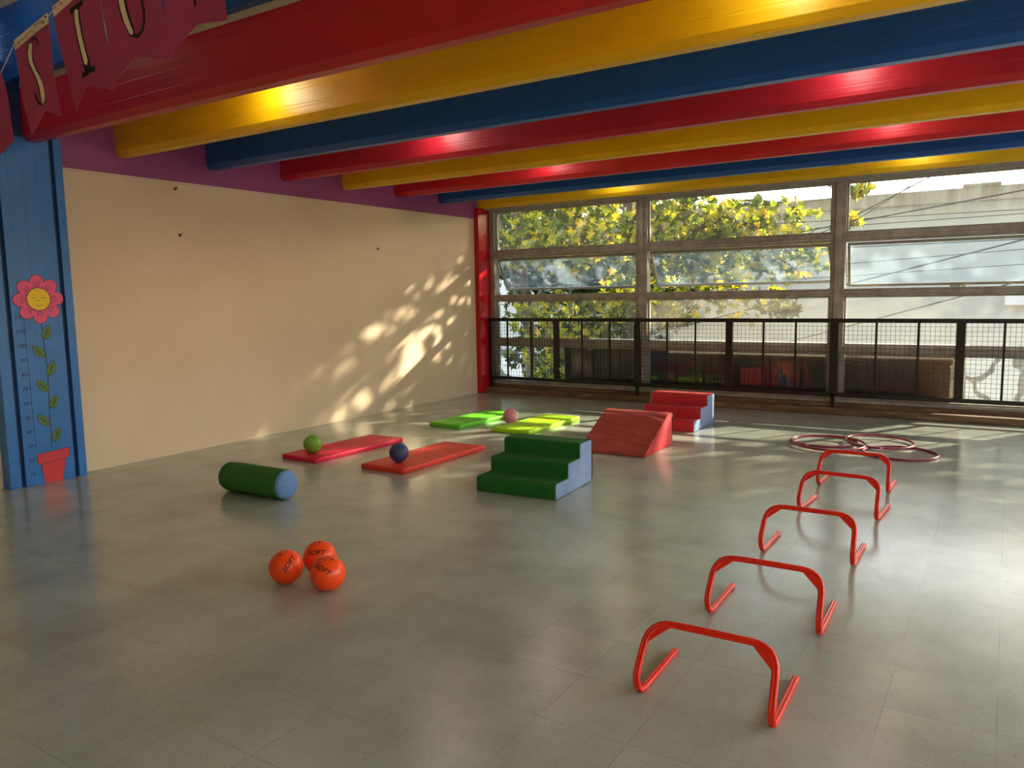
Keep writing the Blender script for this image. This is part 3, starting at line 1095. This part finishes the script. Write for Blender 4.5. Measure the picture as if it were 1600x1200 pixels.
# ------------------------------------------------------------------ balls
def grooved_ball(x, y, z, r, mkey, lab, rot):
    b = MB()
    bmesh.ops.create_icosphere(b.bm, subdivisions=6, radius=r)
    E = Matrix.Rotation(rot[0], 3, 'X') @ Matrix.Rotation(rot[1], 3, 'Y') @ Matrix.Rotation(rot[2], 3, 'Z')
    for v in b.bm.verts:
        p = (E @ v.co) / r
        d = min(abs(p.x), abs(p.y), abs(abs(p.z) - 0.55 - 0.25 * (p.x ** 2)) * 1.1)
        if d < 0.035:
            v.co *= 1 - 0.022 * (1 - d / 0.035)
    o = b.build('play_ball', M[mkey], smooth=180)
    o.location = (x, y, z)
    tag(o, lab, 'ball', 'rubber play balls by the mats')
    return o
grooved_ball(-5.307, 4.90, 0.043 + 0.084, 0.084, 'ball_green', 'green rubber ball on the crimson gym mat', (0.4, 0.3, 0.2))
grooved_ball(-4.34, 4.972, 0.043 + 0.083, 0.083, 'ball_blue', 'dark blue rubber ball on the orange-red gym mat', (0.9, 0.2, 0.6))
grooved_ball(-4.70, 7.30, 0.085, 0.085, 'ball_pink', 'pink rubber ball on the floor between the green and lime mats', (0.2, 0.8, 0.5))

def soft_ball(x, y, r, lab, text_c, text_rot, valve_dir):
    """text_c: direction from ball centre to the middle of the word"""
    root = empty('soft_ball', (x, y, 0))
    tag(root, lab, 'ball', 'orange soft balls in a cluster')
    MB().sphere((0, 0, r), r, 64, 40).build('ball', M['ball_orange'], root, smooth=180)
    n = Vector(text_c).normalized()
    up = Vector((0, 0, 1)); up = (up - n * up.dot(n)).normalized()
    rt = up.cross(n)
    R2 = Matrix.Rotation(text_rot, 3, n)
    up = R2 @ up; rt = R2 @ rt
    me = text_mesh('SOFT', 0.036, 0.28, 0.0, 0.0006)
    bm = bmesh.new(); bm.from_mesh(me)
    bmesh.ops.subdivide_edges(bm, edges=[e for e in bm.edges if e.calc_length() > 0.006], cuts=2)
    bmesh.ops.triangulate(bm, faces=bm.faces)
    for v in bm.verts:
        u_, w_ = v.co.x * 1.12, v.co.y
        au, aw = u_ / r, w_ / r
        p = n * cos(au) * cos(aw) + rt * sin(au) + up * sin(aw)
        v.co = Vector((0, 0, r)) + p.normalized() * (r + 0.0009)
    bm.to_mesh(me); bm.free()
    me.materials.clear(); me.materials.append(M['ink'])
    o = bpy.data.objects.new('lettering', me); C.objects.link(o); o.parent = root
    vd = Vector(valve_dir).normalized()
    MB().tube([Vector((0, 0, r)) + vd * (r - 0.004), Vector((0, 0, r)) + vd * (r + 0.0015)], 0.005, 12).build('valve', M['ink_black'], root, smooth=40)
# view direction helper: towards the camera from the balls (the words face the open room)
soft_ball(-3.06, 2.606, 0.0865, 'orange soft ball on the left of the cluster of three', (0.84, -0.475, 0.48), radians(46), (0.10, -0.48, 0.91))
soft_ball(-3.014, 2.795, 0.088, 'orange soft ball at the back of the cluster of three', (0.41, -0.71, 0.55), radians(4), (0.18, -0.16, 1.03))
soft_ball(-2.80, 2.645, 0.0865, 'orange soft ball in front on the right of the cluster', (0.31, -0.745, 0.54), radians(-25), (0.465, -0.05, 1.0))

# ------------------------------------------------------------------ hurdles
def arc_pts(ctrl, r, st=6):
    out = [Vector(ctrl[0])]
    for i in range(1, len(ctrl) - 1):
        p = Vector(ctrl[i]); a = (Vector(ctrl[i - 1]) - p); c = (Vector(ctrl[i + 1]) - p)
        rr = r[i - 1]
        rr = min(rr, a.length * 0.49, c.length * 0.49)
        s0, s1 = p + a.normalized() * rr, p + c.normalized() * rr
        for k in range(st + 1):
            t = k / st
            out.append(s0 * (1 - t) ** 2 + p * 2 * t * (1 - t) + s1 * t ** 2)
    out.append(Vector(ctrl[-1]))
    return out

def build_hurdle():
    root = empty('hurdle', (0, 0, 0))
    W2 = 0.233
    zt = 0.252
    yt = 0.078
    L = arc_pts([(-W2, 0.37, 0.013), (-W2, -0.01, 0.012), (-W2 - 0.004, -0.042, 0.08), (-W2 + 0.004, yt, zt), (0, yt, zt)], [0.035, 0.045, 0.095])
    Rr = [Vector((-p.x, p.y, p.z)) for p in L][::-1]
    path = L[:-1] + Rr
    # channel section: outer round with a groove
    prof = []
    for k in range(16):
        an = 2 * pi * k / 16
        u, v = cos(an) * 0.8, sin(an)
        if abs(an - 0) < 0.01: u = 0.42
        prof.append((u, v))
    def upf(i):
        p = path[i]
        t = (path[min(i + 1, len(path) - 1)] - path[max(i - 1, 0)]).normalized()
        a = Vector((0, -1, 0))
        if abs(t.y) > 0.8: a = Vector((0, 0, 1))
        elif abs(t.y) > 0.1: a = Vector((0, -abs(t.z), abs(t.y)))
        return a
    MB().tube(path, 0.0135, prof=prof, up=upf).build('bar', M['hurdle'], root, smooth=70)
    for s in (-1, 1):
        mid = [(s * (W2 + 0.0), 0.178), (s * (W2 - 0.002), 0.19), (s * (W2 - 0.020), 0.222), (s * (W2 - 0.048), 0.243), (s * (W2 - 0.085), zt - 0.002), (s * (W2 - 0.092), zt - 0.004)]
        lean = Matrix(((1, 0, 0, 0), (0, 1, 0.69, -0.69 * zt), (0, 0, 1, 0), (0, 0, 0, 1)))
        MB().prism(mid, yt - 0.008, yt + 0.002, axis='y', mat=lean).build('corner_web', M['hurdle'], root, bevel=0.002)
    return root
hp = build_hurdle()
hs = [(-0.830, 2.498, 0.022, 'orange-red plastic mini hurdle nearest the camera'),
      (-0.842, 3.310, 0.022, 'orange-red plastic mini hurdle, second in the row from the camera'),
      (-0.862, 4.270, 0.00, 'orange-red plastic mini hurdle, middle one of the row of five'),
      (-0.870, 5.222, -0.06, 'orange-red plastic mini hurdle, second in the row from the hoops'),
      (-0.900, 5.985, -0.01, 'orange-red plastic mini hurdle farthest away, right before the hoops')]
for i, (x, y, rz, lab) in enumerate(hs):
    o = hp if i == 0 else copy_tree(hp)
    o.location = (x, y, 0)
    o.rotation_euler = (0, 0, rz)
    tag(o, lab, 'hurdle', 'mini hurdles in a row')

# ------------------------------------------------------------------ hoops
def hoop(x, y, z, r, tilt, tdir, lab, tape_at):
    root = empty('hoop', (x, y, z))
    q = Matrix.Rotation(tilt, 4, Vector((cos(tdir), sin(tdir), 0)))
    root.rotation_euler = q.to_euler()
    tag(root, lab, 'hoop', 'hoops lying by the hurdles')
    MB().tube([(r * cos(2 * pi * k / 96), r * sin(2 * pi * k / 96), 0) for k in range(96)], 0.0105, 10, closed=True).build('ring', M['hoop'], root, smooth=180)
    MB().tube([(r * cos(tape_at + (k - 4) * 0.014), r * sin(tape_at + (k - 4) * 0.014), 0) for k in range(9)], 0.0115, 10).build('joint', M['hoop_tape'], root, smooth=60)
hoop(-1.352, 7.565, 0.030, 0.31, 0.035, 0.3, 'maroon hoop on top at the left, nearest of the left overlapping pair', 3.4)
hoop(-1.430, 7.735, 0.0115, 0.29, 0.0, 0.0, 'maroon hoop lying flat under the left overlapping pair', 4.4)
hoop(-0.962, 7.850, 0.026, 0.29, 0.04, 0.9, 'maroon hoop in the middle, partly under the left pair of hoops', 4.9)
hoop(-0.745, 7.455, 0.0115, 0.295, 0.0, 0.0, 'maroon hoop at the right end, nearest the far hurdle', 2.9)

# ------------------------------------------------------------------ pennant garland hanging near the camera
YG = 1.30
gar = empty('pennant_garland', (-2.4, YG, 2.25))
tag(gar, 'garland of maroon paper pennants lettered S I C hanging before the near beam', 'garland')
def G(p, dy=0.0):
    return Vector((p[0] + 2.4, dy, p[1] - 2.25))
flags = [
    dict(tl=(-2.985, 2.17), tr=(-2.765, 2.185), bl=(-2.93, 1.87), br=(-2.732, 1.972), n=(-2.83, 1.94), ch=None, tape=False, dy=0.010),
    dict(tl=(-2.658, 2.250), tr=(-2.440, 2.288), bl=(-2.616, 1.975), br=(-2.393, 1.998), n=(-2.512, 2.033), ch='S', tape=True, dy=0.0),
    dict(tl=(-2.415, 2.300), tr=(-2.175, 2.345), bl=(-2.341, 2.008), br=(-2.122, 2.031), n=(-2.252, 2.068), ch='I', tape=True, dy=0.006),
    dict(tl=(-2.160, 2.350), tr=(-1.935, 2.385), bl=(-2.104, 2.037), br=(-1.868, 2.072), n=(-2.008, 2.101), ch='C', tape=True, dy=-0.004),
    dict(tl=(-1.905, 2.390), tr=(-1.660, 2.420), bl=(-1.877, 2.086), br=(-1.643, 2.127), n=(-1.768, 2.146), ch='Y', tape=True, dy=0.004),
]
strokes = {
    'S': [[(0.66, 0.80), (0.60, 0.90), (0.50, 0.905), (0.40, 0.80), (0.39, 0.68), (0.46, 0.55), (0.56, 0.40), (0.60, 0.26), (0.56, 0.14), (0.47, 0.10), (0.38, 0.16), (0.36, 0.28)]],
    'I': [[(0.53, 0.86), (0.505, 0.70), (0.50, 0.40), (0.52, 0.14)]],
    'C': [[(0.72, 0.72), (0.66, 0.86), (0.52, 0.90), (0.40, 0.78), (0.36, 0.55), (0.40, 0.34), (0.50, 0.20), (0.62, 0.22), (0.70, 0.36), (0.71, 0.52)]],
    'Y': [[(0.26, 0.92), (0.36, 0.72), (0.47, 0.52), (0.50, 0.34), (0.50, 0.14)], [(0.74, 0.92), (0.62, 0.68), (0.49, 0.46)]],
}
def catmull(pts, st=6):
    P = [Vector(p) for p in pts]
    P = [P[0] * 2 - P[1]] + P + [P[-1] * 2 - P[-2]]
    out = []
    for i in range(1, len(P) - 2):
        for k in range(st):
            t = k / st
            a, b_, c_, d_ = P[i - 1], P[i], P[i + 1], P[i + 2]
            out.append(0.5 * ((2 * b_) + (c_ - a) * t + (2 * a - 5 * b_ + 4 * c_ - d_) * t * t + (3 * b_ - a - 3 * c_ + d_) * t ** 3))
    out.append(P[-2])
    return out
string_pts = []
for fi, F in enumerate(flags):
    tl, tr, bl, br, nn = [Vector(F[k]) for k in ('tl', 'tr', 'bl', 'br', 'n')]
    ph = fi * 1.7
    def surf(u, v):
        # u across 0..1, v from top (0) to bottom (1); lower edge is notched
        top = tl.lerp(tr, u)
        if u < 0.5: bot = bl.lerp(nn, u * 2)
        else: bot = nn.lerp(br, (u - 0.5) * 2)
        side_u = bl.lerp(br, u)
        p = top.lerp(bot, v)
        y = F['dy'] + 0.010 * sin(2.2 * u + ph) * (0.3 + v) + 0.004 * sin(5 * v + ph)
        return Vector((p.x + 2.4, y, p.y - 2.25))
    def flat(u, v):
        # letter space: parallelogram ignoring the notch
        top = tl.lerp(tr, u); bot = bl.lerp(br, u)
        p = top.lerp(bot, v)
        full = (nn - tl.lerp(tr, 0.5)).length
        # locate on surf: same world point, find v on the notched grid
        if u < 0.5: b2 = bl.lerp(nn, u * 2)
        else: b2 = nn.lerp(br, (u - 0.5) * 2)
        vv = (p - top).length / max(1e-6, (b2 - top).length)
        y = F['dy'] + 0.010 * sin(2.2 * u + ph) * (0.3 + vv) + 0.004 * sin(5 * vv + ph)
        return Vector((p.x + 2.4, y, p.y - 2.25))
    b = MB(); NU, NV = 20, 16
    for off in (0,):
        gfr = [[b.bm.verts.new(surf(i / NU, j / NV) + Vector((0, -0.0004, 0))) for j in range(NV + 1)] for i in range(NU + 1)]
        gbk = [[b.bm.verts.new(surf(i / NU, j / NV) + Vector((0, 0.0004, 0))) for j in range(NV + 1)] for i in range(NU + 1)]
        for g_ in (gfr, gbk):
            for i in range(NU):
                for j in range(NV):
                    b.bm.faces.new((g_[i][j], g_[i + 1][j], g_[i + 1][j + 1], g_[i][j + 1]))
        for i in range(NU):
            for j in (0, NV): b.bm.faces.new((gfr[i][j], gfr[i + 1][j], gbk[i + 1][j], gbk[i][j]))
        for j in range(NV):
            for i in (0, NU): b.bm.faces.new((gfr[i][j], gfr[i][j + 1], gbk[i][j + 1], gbk[i][j]))
    pen = b.build('pennant', M['paper'], gar, smooth=60)
    if F['ch']:
        for (m_, wmin, wmax, dd, nm) in (('ink_black', 0.0016, 0.031, 0.0010, 'letter_outline'), ('cream', 0.0, 0.018, 0.0016, 'letter_fill')):
            b = MB()
            for st_ in strokes[F['ch']]:
                cp = catmull(st_, 7) if len(st_) > 2 else [Vector(st_[0]), Vector(st_[1])]
                pl = []
                for q in cp:
                    u_ = 0.5 + (q.x - 0.5) * 0.95
                    v_ = 0.03 + (1 - q.y) * 0.93 - 0.02
                    w3 = flat(min(1, max(0, u_)), v_ * 0.90)
                    pl.append(w3)
                Ln, Rn = [], []
                for i, q in enumerate(pl):
                    t = pl[min(i + 1, len(pl) - 1)] - pl[max(i - 1, 0)]
                    t.y = 0; t.normalize()
                    nrm = Vector((-t.z, 0, t.x))
                    s_ = i / (len(pl) - 1)
                    if F['ch'] == 'I':
                        k_ = 1.0 if nm == 'letter_outline' or 0.07 < s_ < 0.88 else 0.0
                        wd = wmax * 0.85 * k_
                    else:
                        down = max(0.0, abs(t.z) - 0.35) / 0.65
                        mid_ = (0.22 < s_ < 0.80) if F['ch'] == 'S' else (0.20 < s_ < 0.62)
                        wd = wmin + (wmax - wmin) * (down if mid_ else 0.0)
                        if nm == 'letter_outline' and not mid_: wd = 0.0075 if s_ > 0.3 else 0.0055
                    wd /= 1.0
                    Ln.append(q + nrm * wd / 1.6 + Vector((0, -dd, 0)))
                    Rn.append(q - nrm * wd / 1.6 + Vector((0, -dd, 0)))
                for i in range(len(pl) - 1):
                    if (Ln[i] - Rn[i]).length < 1e-5 and (Ln[i + 1] - Rn[i + 1]).length < 1e-5: continue
                    vs = [b.bm.verts.new(q) for q in (Ln[i], Ln[i + 1], Rn[i + 1], Rn[i])]
                    b.bm.faces.new(vs)
                if F['ch'] == 'I' and nm == 'letter_outline':
                    for q in (pl[0], pl[-1]):
                        vs = [b.bm.verts.new(q + Vector((sx_ * 0.034, -dd, sz_ * 0.0075 + sx_ * 0.006))) for sx_, sz_ in ((-1, -1), (1, -1), (1, 1), (-1, 1))]
                        b.bm.faces.new(vs)
            o = b.build(nm, M[m_], pen)
            sd = o.modifiers.new('thickness', 'SOLIDIFY'); sd.thickness = 0.0003
    if F['tape']:
        b = MB()
        for i in range(12):
            u0, u1 = i / 12, (i + 1) / 12
            q = [surf(u0, 0.0) + Vector((0, -0.0012, 0.016)), surf(u1, 0.0) + Vector((0, -0.0012, 0.016)), surf(u1, 0.05) + Vector((0, -0.0012, 0)), surf(u0, 0.05) + Vector((0, -0.0012, 0))]
            b.bm.faces.new([b.bm.verts.new(x) for x in q])
        tp = b.build('tape', M['tape'], pen)
        sd = tp.modifiers.new('thickness', 'SOLIDIFY'); sd.thickness = 0.0004
        rd = random.Random(fi)
        db = MB()
        cols = [M['petal'], M['leafp'], M['potp'], M['outline']]
        for i in range(13):
            u0 = 0.06 + 0.88 * i / 12
            c_ = surf(u0, 0.0) + Vector((0, -0.0019, rd.uniform(-0.006, 0.008)))
            rr = rd.uniform(0.003, 0.0052)
            vs = [db.bm.verts.new(c_ + Vector((rr * cos(a * pi / 4), 0, rr * sin(a * pi / 4)))) for a in range(8)]
            f_ = db.bm.faces.new(vs)
            f_.material_index = db._mi(cols[rd.randrange(4)])
        dd_ = db.build('tape_print', None, tp)
        sd = dd_.modifiers.new('thickness', 'SOLIDIFY'); sd.thickness = 0.0003
    string_pts += [surf(0, 0) + Vector((0, -0.001, 0.004)), surf(1, 0) + Vector((0, -0.001, 0.004))]
sp0 = string_pts[0] + Vector((-0.9, 0.1, 0.02)); sp1 = string_pts[-1] + Vector((1.2, -0.1, 0.35))
MB().tube([sp0] + string_pts + [sp1], 0.0014, 6).build('string', M['twine'], gar, smooth=60)

# ------------------------------------------------------------------ outside
struct(MB().box(-60, 60, YF + 0.3, 70, -3.3, -3.0).build('ground', M['street']))
op = empty('opposite_building', (0, 16, -3.0))
tag(op, 'long weathered grey building wall with stained parapet across the street', 'building')
TO = Matrix.Translation((0, -16, 3.0))
MB().box(-34, 16, 16, 20, -3.0, 2.92, mat=TO).build('wall', M['opp'], op)
pb = MB(); pb.box(-34, 16, 15.97, 16.3, 2.92, 3.17, mat=TO)
pb.box(-0.78, -0.20, 15.965, 16.32, 3.15, 3.23, mat=TO); pb.box(0.12, 1.4, 15.965, 16.32, 3.15, 3.22, mat=TO)
pb.build('parapet', M['opp'], op, bevel=0.02)
lb = MB().box(-0.07, 0.55, 15.82, 15.998, 1.12, 1.30, mat=TO).build('wall_cabinet', M['lampbox'], op, bevel=0.01)

# low boarded structure just outside the panes, with a pale concrete top
cr = empty('planter_box', (-3.0, 10.45, -0.2))
tag(cr, 'dark brown boarded box with pale top, outside the lower panes', 'planter box')
TC = Matrix.Translation((3.0, -10.45, 0.2))
MB().box(-5.46, -0.40, 9.97, 10.85, -0.15, 0.70, mat=TC).build('body', M['crate'], cr, bevel=0.006)
MB().box(-5.50, -0.38, 9.95, 10.95, 0.70, 0.745, mat=TC).build('top_slab', M['slab'], cr, bevel=0.01)
MB().box(-0.86, -0.40, 9.955, 9.972, -0.1, 0.65, mat=TC).build('tan_panel', M['crate_tan'], cr, bevel=0.003)
for x in (-4.9, -4.1, -3.3, -2.5, -1.7):
    MB().box(x - 0.03, x + 0.03, 9.955, 9.972, -0.1, 0.65, mat=TC).build('batten', M['crate'], cr, bevel=0.003)
struct(MB().box(-8, 6, YF + 0.21, 11.2, -0.35, -0.15).build('trim_7', M['slab']))

# overhead cables: (x0,z0)->(x1,z1) at y = 12.5
cabs = [((-1.943, 2.427), (0.094, 2.704), 0.010, 12.5, 'upper thick dark cable sloping up to the right before the opposite wall'),
        ((-1.916, 2.471), (0.106, 2.462), 0.006, 12.6, 'upper of the two thin level cables in the top right pane'),
        ((-1.913, 2.388), (0.108, 2.415), 0.006, 12.7, 'lower of the two thin level cables in the top right pane'),
        ((-1.823, 2.551), (-0.879, 3.012), 0.008, 12.3, 'steep dark cable rising against the sky'),
        ((-1.309, 2.792), (-0.993, 2.988), 0.005, 12.2, 'thin steep cable rising against the sky, beside the dark one'),
        ((-1.675, 2.84), (0.082, 2.969), 0.005, 12.55, 'thin cable nearly level against the sky'),
        ((-1.964, 2.052), (0.125, 2.062), 0.009, 12.4, 'level dark cable seen at the top of the open sash'),
        ((-1.634, 1.614), (0.041, 2.035), 0.011, 12.45, 'thick cable sloping across the open right sash'),
        ((-1.957, 1.829), (0.131, 1.938), 0.006, 12.65, 'thin level cable crossing the middle of the open right sash'),
        ((-1.583, 1.018), (-0.471, 1.342), 0.008, 12.35, 'dark cable sloping behind the pane just above the railing'),
        ((-1.089, 1.685), (0.141, 1.739), 0.006, 12.75, 'short thin cable low in the open right sash')]
for (p, q, r, yy, lab) in cabs:
    dx = q[0] - p[0]; dz = q[1] - p[1]
    steep = abs(dz / dx) > 0.35
    e0 = 1.3; e1 = 5.0 if not steep else 8.0
    a = Vector((p[0] - e0 * (3 if not steep else 1), yy, p[1] - dz / dx * e0 * (3 if not steep else 1)))
    bq = Vector((q[0] + e1, yy, q[1] + dz / dx * e1))
    pts = []
    for k in range(17):
        t = k / 16
        v = a.lerp(bq, t)
        pts.append(v - Vector((0, 0, 0.0)))
    o = MB().tube(pts, r, 6).build('overhead_cable', M['cable'], smooth=60)
    tag(o, lab, 'cable', 'overhead cables across the street')

# trees
def leaf_verts(sz):
    tips = [(0, 1.0), (0.28, 0.52), (0.80, 0.62), (0.50, 0.15), (0.72, -0.28), (0.16, -0.18), (0, -0.32), (-0.16, -0.18), (-0.72, -0.28), (-0.50, 0.15), (-0.80, 0.62), (-0.28, 0.52)]
    return [(x * sz, y * sz) for x, y in tips]
def foliage(name, mkey, parent, blobs, seed, size=(0.05, 0.11), origin=Vector((0, 0, 0))):
    rd = random.Random(seed)
    verts, faces, tone = [], [], []
    for (c, rad, n) in blobs:
        for _ in range(n):
            while True:
                p = Vector((rd.uniform(-1, 1), rd.uniform(-1, 1), rd.uniform(-1, 1)))
                if p.length < 1: break
            p = Vector((c[0] + p.x * rad[0], c[1] + p.y * rad[1], c[2] + p.z * rad[2])) - origin
            sz = rd.uniform(*size)
            M3 = Matrix.Rotation(rd.uniform(0, 2 * pi), 3, 'Z') @ Matrix.Rotation(rd.gauss(1.1, 0.55), 3, 'X') @ Matrix.Rotation(rd.uniform(0, 2 * pi), 3, 'Z')
            base = len(verts)
            tv = rd.gauss(0, 0.13)
            verts.append(p + M3 @ Vector((0, 0.05 * sz, -0.12 * sz)))
            tone.append(tv)
            lv = leaf_verts(sz)
            for (x, y) in lv:
                verts.append(p + M3 @ Vector((x, y, 0.18 * abs(x))))
                tone.append(tv)
            for k in range(12):
                faces.append((base, base + 1 + k, base + 1 + (k + 1) % 12))
    me = bpy.data.meshes.new(name)
    me.from_pydata([tuple(v) for v in verts], [], faces)
    at = me.attributes.new('leaf_tone', 'FLOAT', 'POINT')
    at.data.foreach_set('value', tone)
    me.materials.append(M[mkey])
    o = bpy.data.objects.new(name, me); C.objects.link(o); o.parent = parent
    return o
def branches(parent, base, segs):
    t = MB()
    for pts, r0, r1 in segs:
        P = catmull3(pts)
        n = len(P)
        t.tube([p - base for p in P], lambda i, n=n, r0=r0, r1=r1: r0 + (r1 - r0) * i / (n - 1), 8)
    return t
def catmull3(pts, st=5):
    P = [Vector(p) for p in pts]
    P = [P[0] * 2 - P[1]] + P + [P[-1] * 2 - P[-2]]
    out = []
    for i in range(1, len(P) - 2):
        for k in range(st):
            t = k / st
            a, b_, c_, d_ = P[i - 1], P[i], P[i + 1], P[i + 2]
            out.append(0.5 * ((2 * b_) + (c_ - a) * t + (2 * a - 5 * b_ + 4 * c_ - d_) * t * t + (3 * b_ - a - 3 * c_ + d_) * t ** 3))
    out.append(P[-2])
    return out

# left tree: dense, fills the left window
b0 = Vector((-7.9, 13.2, -3.0))
tA = empty('plane_tree', b0)
tag(tA, 'slender tree with dense dull green leaves behind the leftmost window', 'tree', 'street trees outside the windows')
branches(tA, b0, [([(-7.9, 13.2, -3), (-8.0, 13.2, 0), (-8.15, 13.2, 2.0), (-8.5, 13.2, 5.0)], 0.13, 0.07),
                  ([(-8.0, 13.2, 0.5), (-8.3, 13.0, 2.0), (-8.9, 13.0, 4.6)], 0.07, 0.03),
                  ([(-8.05, 13.2, 1.0), (-7.3, 13.1, 2.1), (-6.5, 13.1, 3.6)], 0.06, 0.02)]).build('trunk', M['bark'], tA, smooth=60)
foliage('leaves', 'leaf_dark', tA, [((-8.2, 14.2, 2.6), (2.4, 0.8, 1.5), 1920), ((-7.2, 14.4, 1.2), (2.2, 0.6, 1.2), 1248), ((-9.5, 13.5, 4.2), (2.0, 1.2, 1.5), 1080),
                                    ((-7.6, 13.6, 0.2), (1.3, 0.4, 0.6), 288)], 3, (0.09, 0.15), b0)
# main tree: yellow green plane tree across the first two windows and rising above them
b1 = Vector((-5.75, 13.6, -3.0))
tB = empty('plane_tree', b1)
tag(tB, 'large plane tree with yellow-green leaves behind the middle window', 'tree', 'street trees outside the windows')
branches(tB, b1, [([(-5.75, 13.6, -3), (-5.9, 13.6, 0), (-6.05, 13.6, 2.0), (-6.0, 13.5, 3.3), (-5.7, 13.4, 6.0)], 0.17, 0.08),
                  ([(-6.05, 13.6, 1.9), (-5.5, 13.3, 2.5), (-4.4, 13.0, 3.2), (-3.2, 12.8, 4.4)], 0.08, 0.03),
                  ([(-6.0, 13.6, 2.6), (-6.6, 13.4, 3.3), (-7.4, 13.2, 4.6)], 0.07, 0.03),
                  ([(-5.0, 13.1, 2.8), (-4.0, 12.7, 2.3), (-3.0, 12.5, 1.9), (-2.6, 12.4, 1.6)], 0.03, 0.008),
                  ([(-5.9, 13.5, 2.0), (-5.0, 13.0, 1.6), (-4.0, 12.7, 1.2)], 0.03, 0.008),
                  ([(-3.8, 12.8, 3.7), (-2.6, 12.5, 3.1), (-1.9, 12.3, 2.75)], 0.02, 0.006),
                  ([(-4.4, 13.0, 3.2), (-2.5, 13.0, 4.2), (-0.3, 13.0, 5.2)], 0.05, 0.02)]).build('trunk', M['bark'], tB, smooth=60)
foliage('leaves', 'leaf', tB, [((-6.6, 12.6, 2.5), (1.3, 0.7, 0.8), 552), ((-4.7, 12.7, 2.55), (1.0, 0.7, 0.75), 620), ((-3.9, 12.6, 2.0), (0.9, 0.6, 0.6), 360),
                               ((-3.3, 12.5, 2.5), (0.85, 0.5, 0.42), 200), ((-2.75, 12.4, 1.9), (0.65, 0.4, 0.4), 120), ((-3.4, 12.5, 1.25), (0.7, 0.4, 0.3), 62),
                               ((-5.2, 12.6, 1.4), (1.1, 0.6, 0.6), 288), ((-6.9, 12.6, 1.0), (1.3, 0.5, 0.5), 192), ((-6.6, 12.4, 0.2), (1.2, 0.4, 0.5), 216),
                               ((-1.85, 12.3, 2.85), (0.16, 0.15, 0.14), 21), ((-1.93, 12.3, 2.42), (0.12, 0.12, 0.1), 14), ((-2.9, 12.4, 1.2), (0.35, 0.2, 0.2), 24),
                               ((-7.9, 12.7, 2.5), (0.6, 0.5, 0.6), 120),
                               ((-5.6, 13.4, 4.6), (2.6, 1.5, 1.3), 2160), ((-2.8, 13.2, 4.7), (1.6, 1.3, 1.0), 1080), ((-0.6, 13.2, 4.9), (1.5, 1.2, 0.9), 900), ((-1.9, 13.4, 3.8), (1.3, 0.8, 0.5), 420), ((-0.3, 13.6, 3.95), (1.5, 0.8, 0.55), 400)], 11, (0.08, 0.145), b1)  # unseen upper clumps, thickened in the sun's path to shade the room
# third tree, unseen: added so its crown shades the windows from low sun
b2 = Vector((4.2, 14.6, -3.0))
tC = empty('plane_tree', b2)
tag(tC, 'plane tree to the right of the windows with a crown above them', 'tree', 'street trees outside the windows')
branches(tC, b2, [([(4.2, 14.6, -3), (4.2, 14.6, 1), (4.0, 14.4, 4.0), (3.8, 14.2, 7.0)], 0.19, 0.08),
                  ([(4.1, 14.4, 3.0), (2.6, 14.0, 4.4), (1.0, 13.8, 5.4)], 0.08, 0.03),
                  ([(4.1, 14.4, 3.2), (5.6, 14.2, 4.4), (7.0, 14.0, 5.4)], 0.08, 0.03)]).build('trunk', M['bark'], tC, smooth=60)
foliage('leaves', 'leaf', tC, [((2.8, 13.9, 4.0), (1.6, 1.0, 0.6), 500), ((3.2, 13.9, 5.3), (2.6, 1.3, 1.4), 3600), ((6.4, 14.0, 5.0), (2.4, 1.3, 1.6), 2640), ((5.2, 13.9, 3.2), (2.0, 1.0, 1.0), 1200)], 17, (0.08, 0.14), b2)
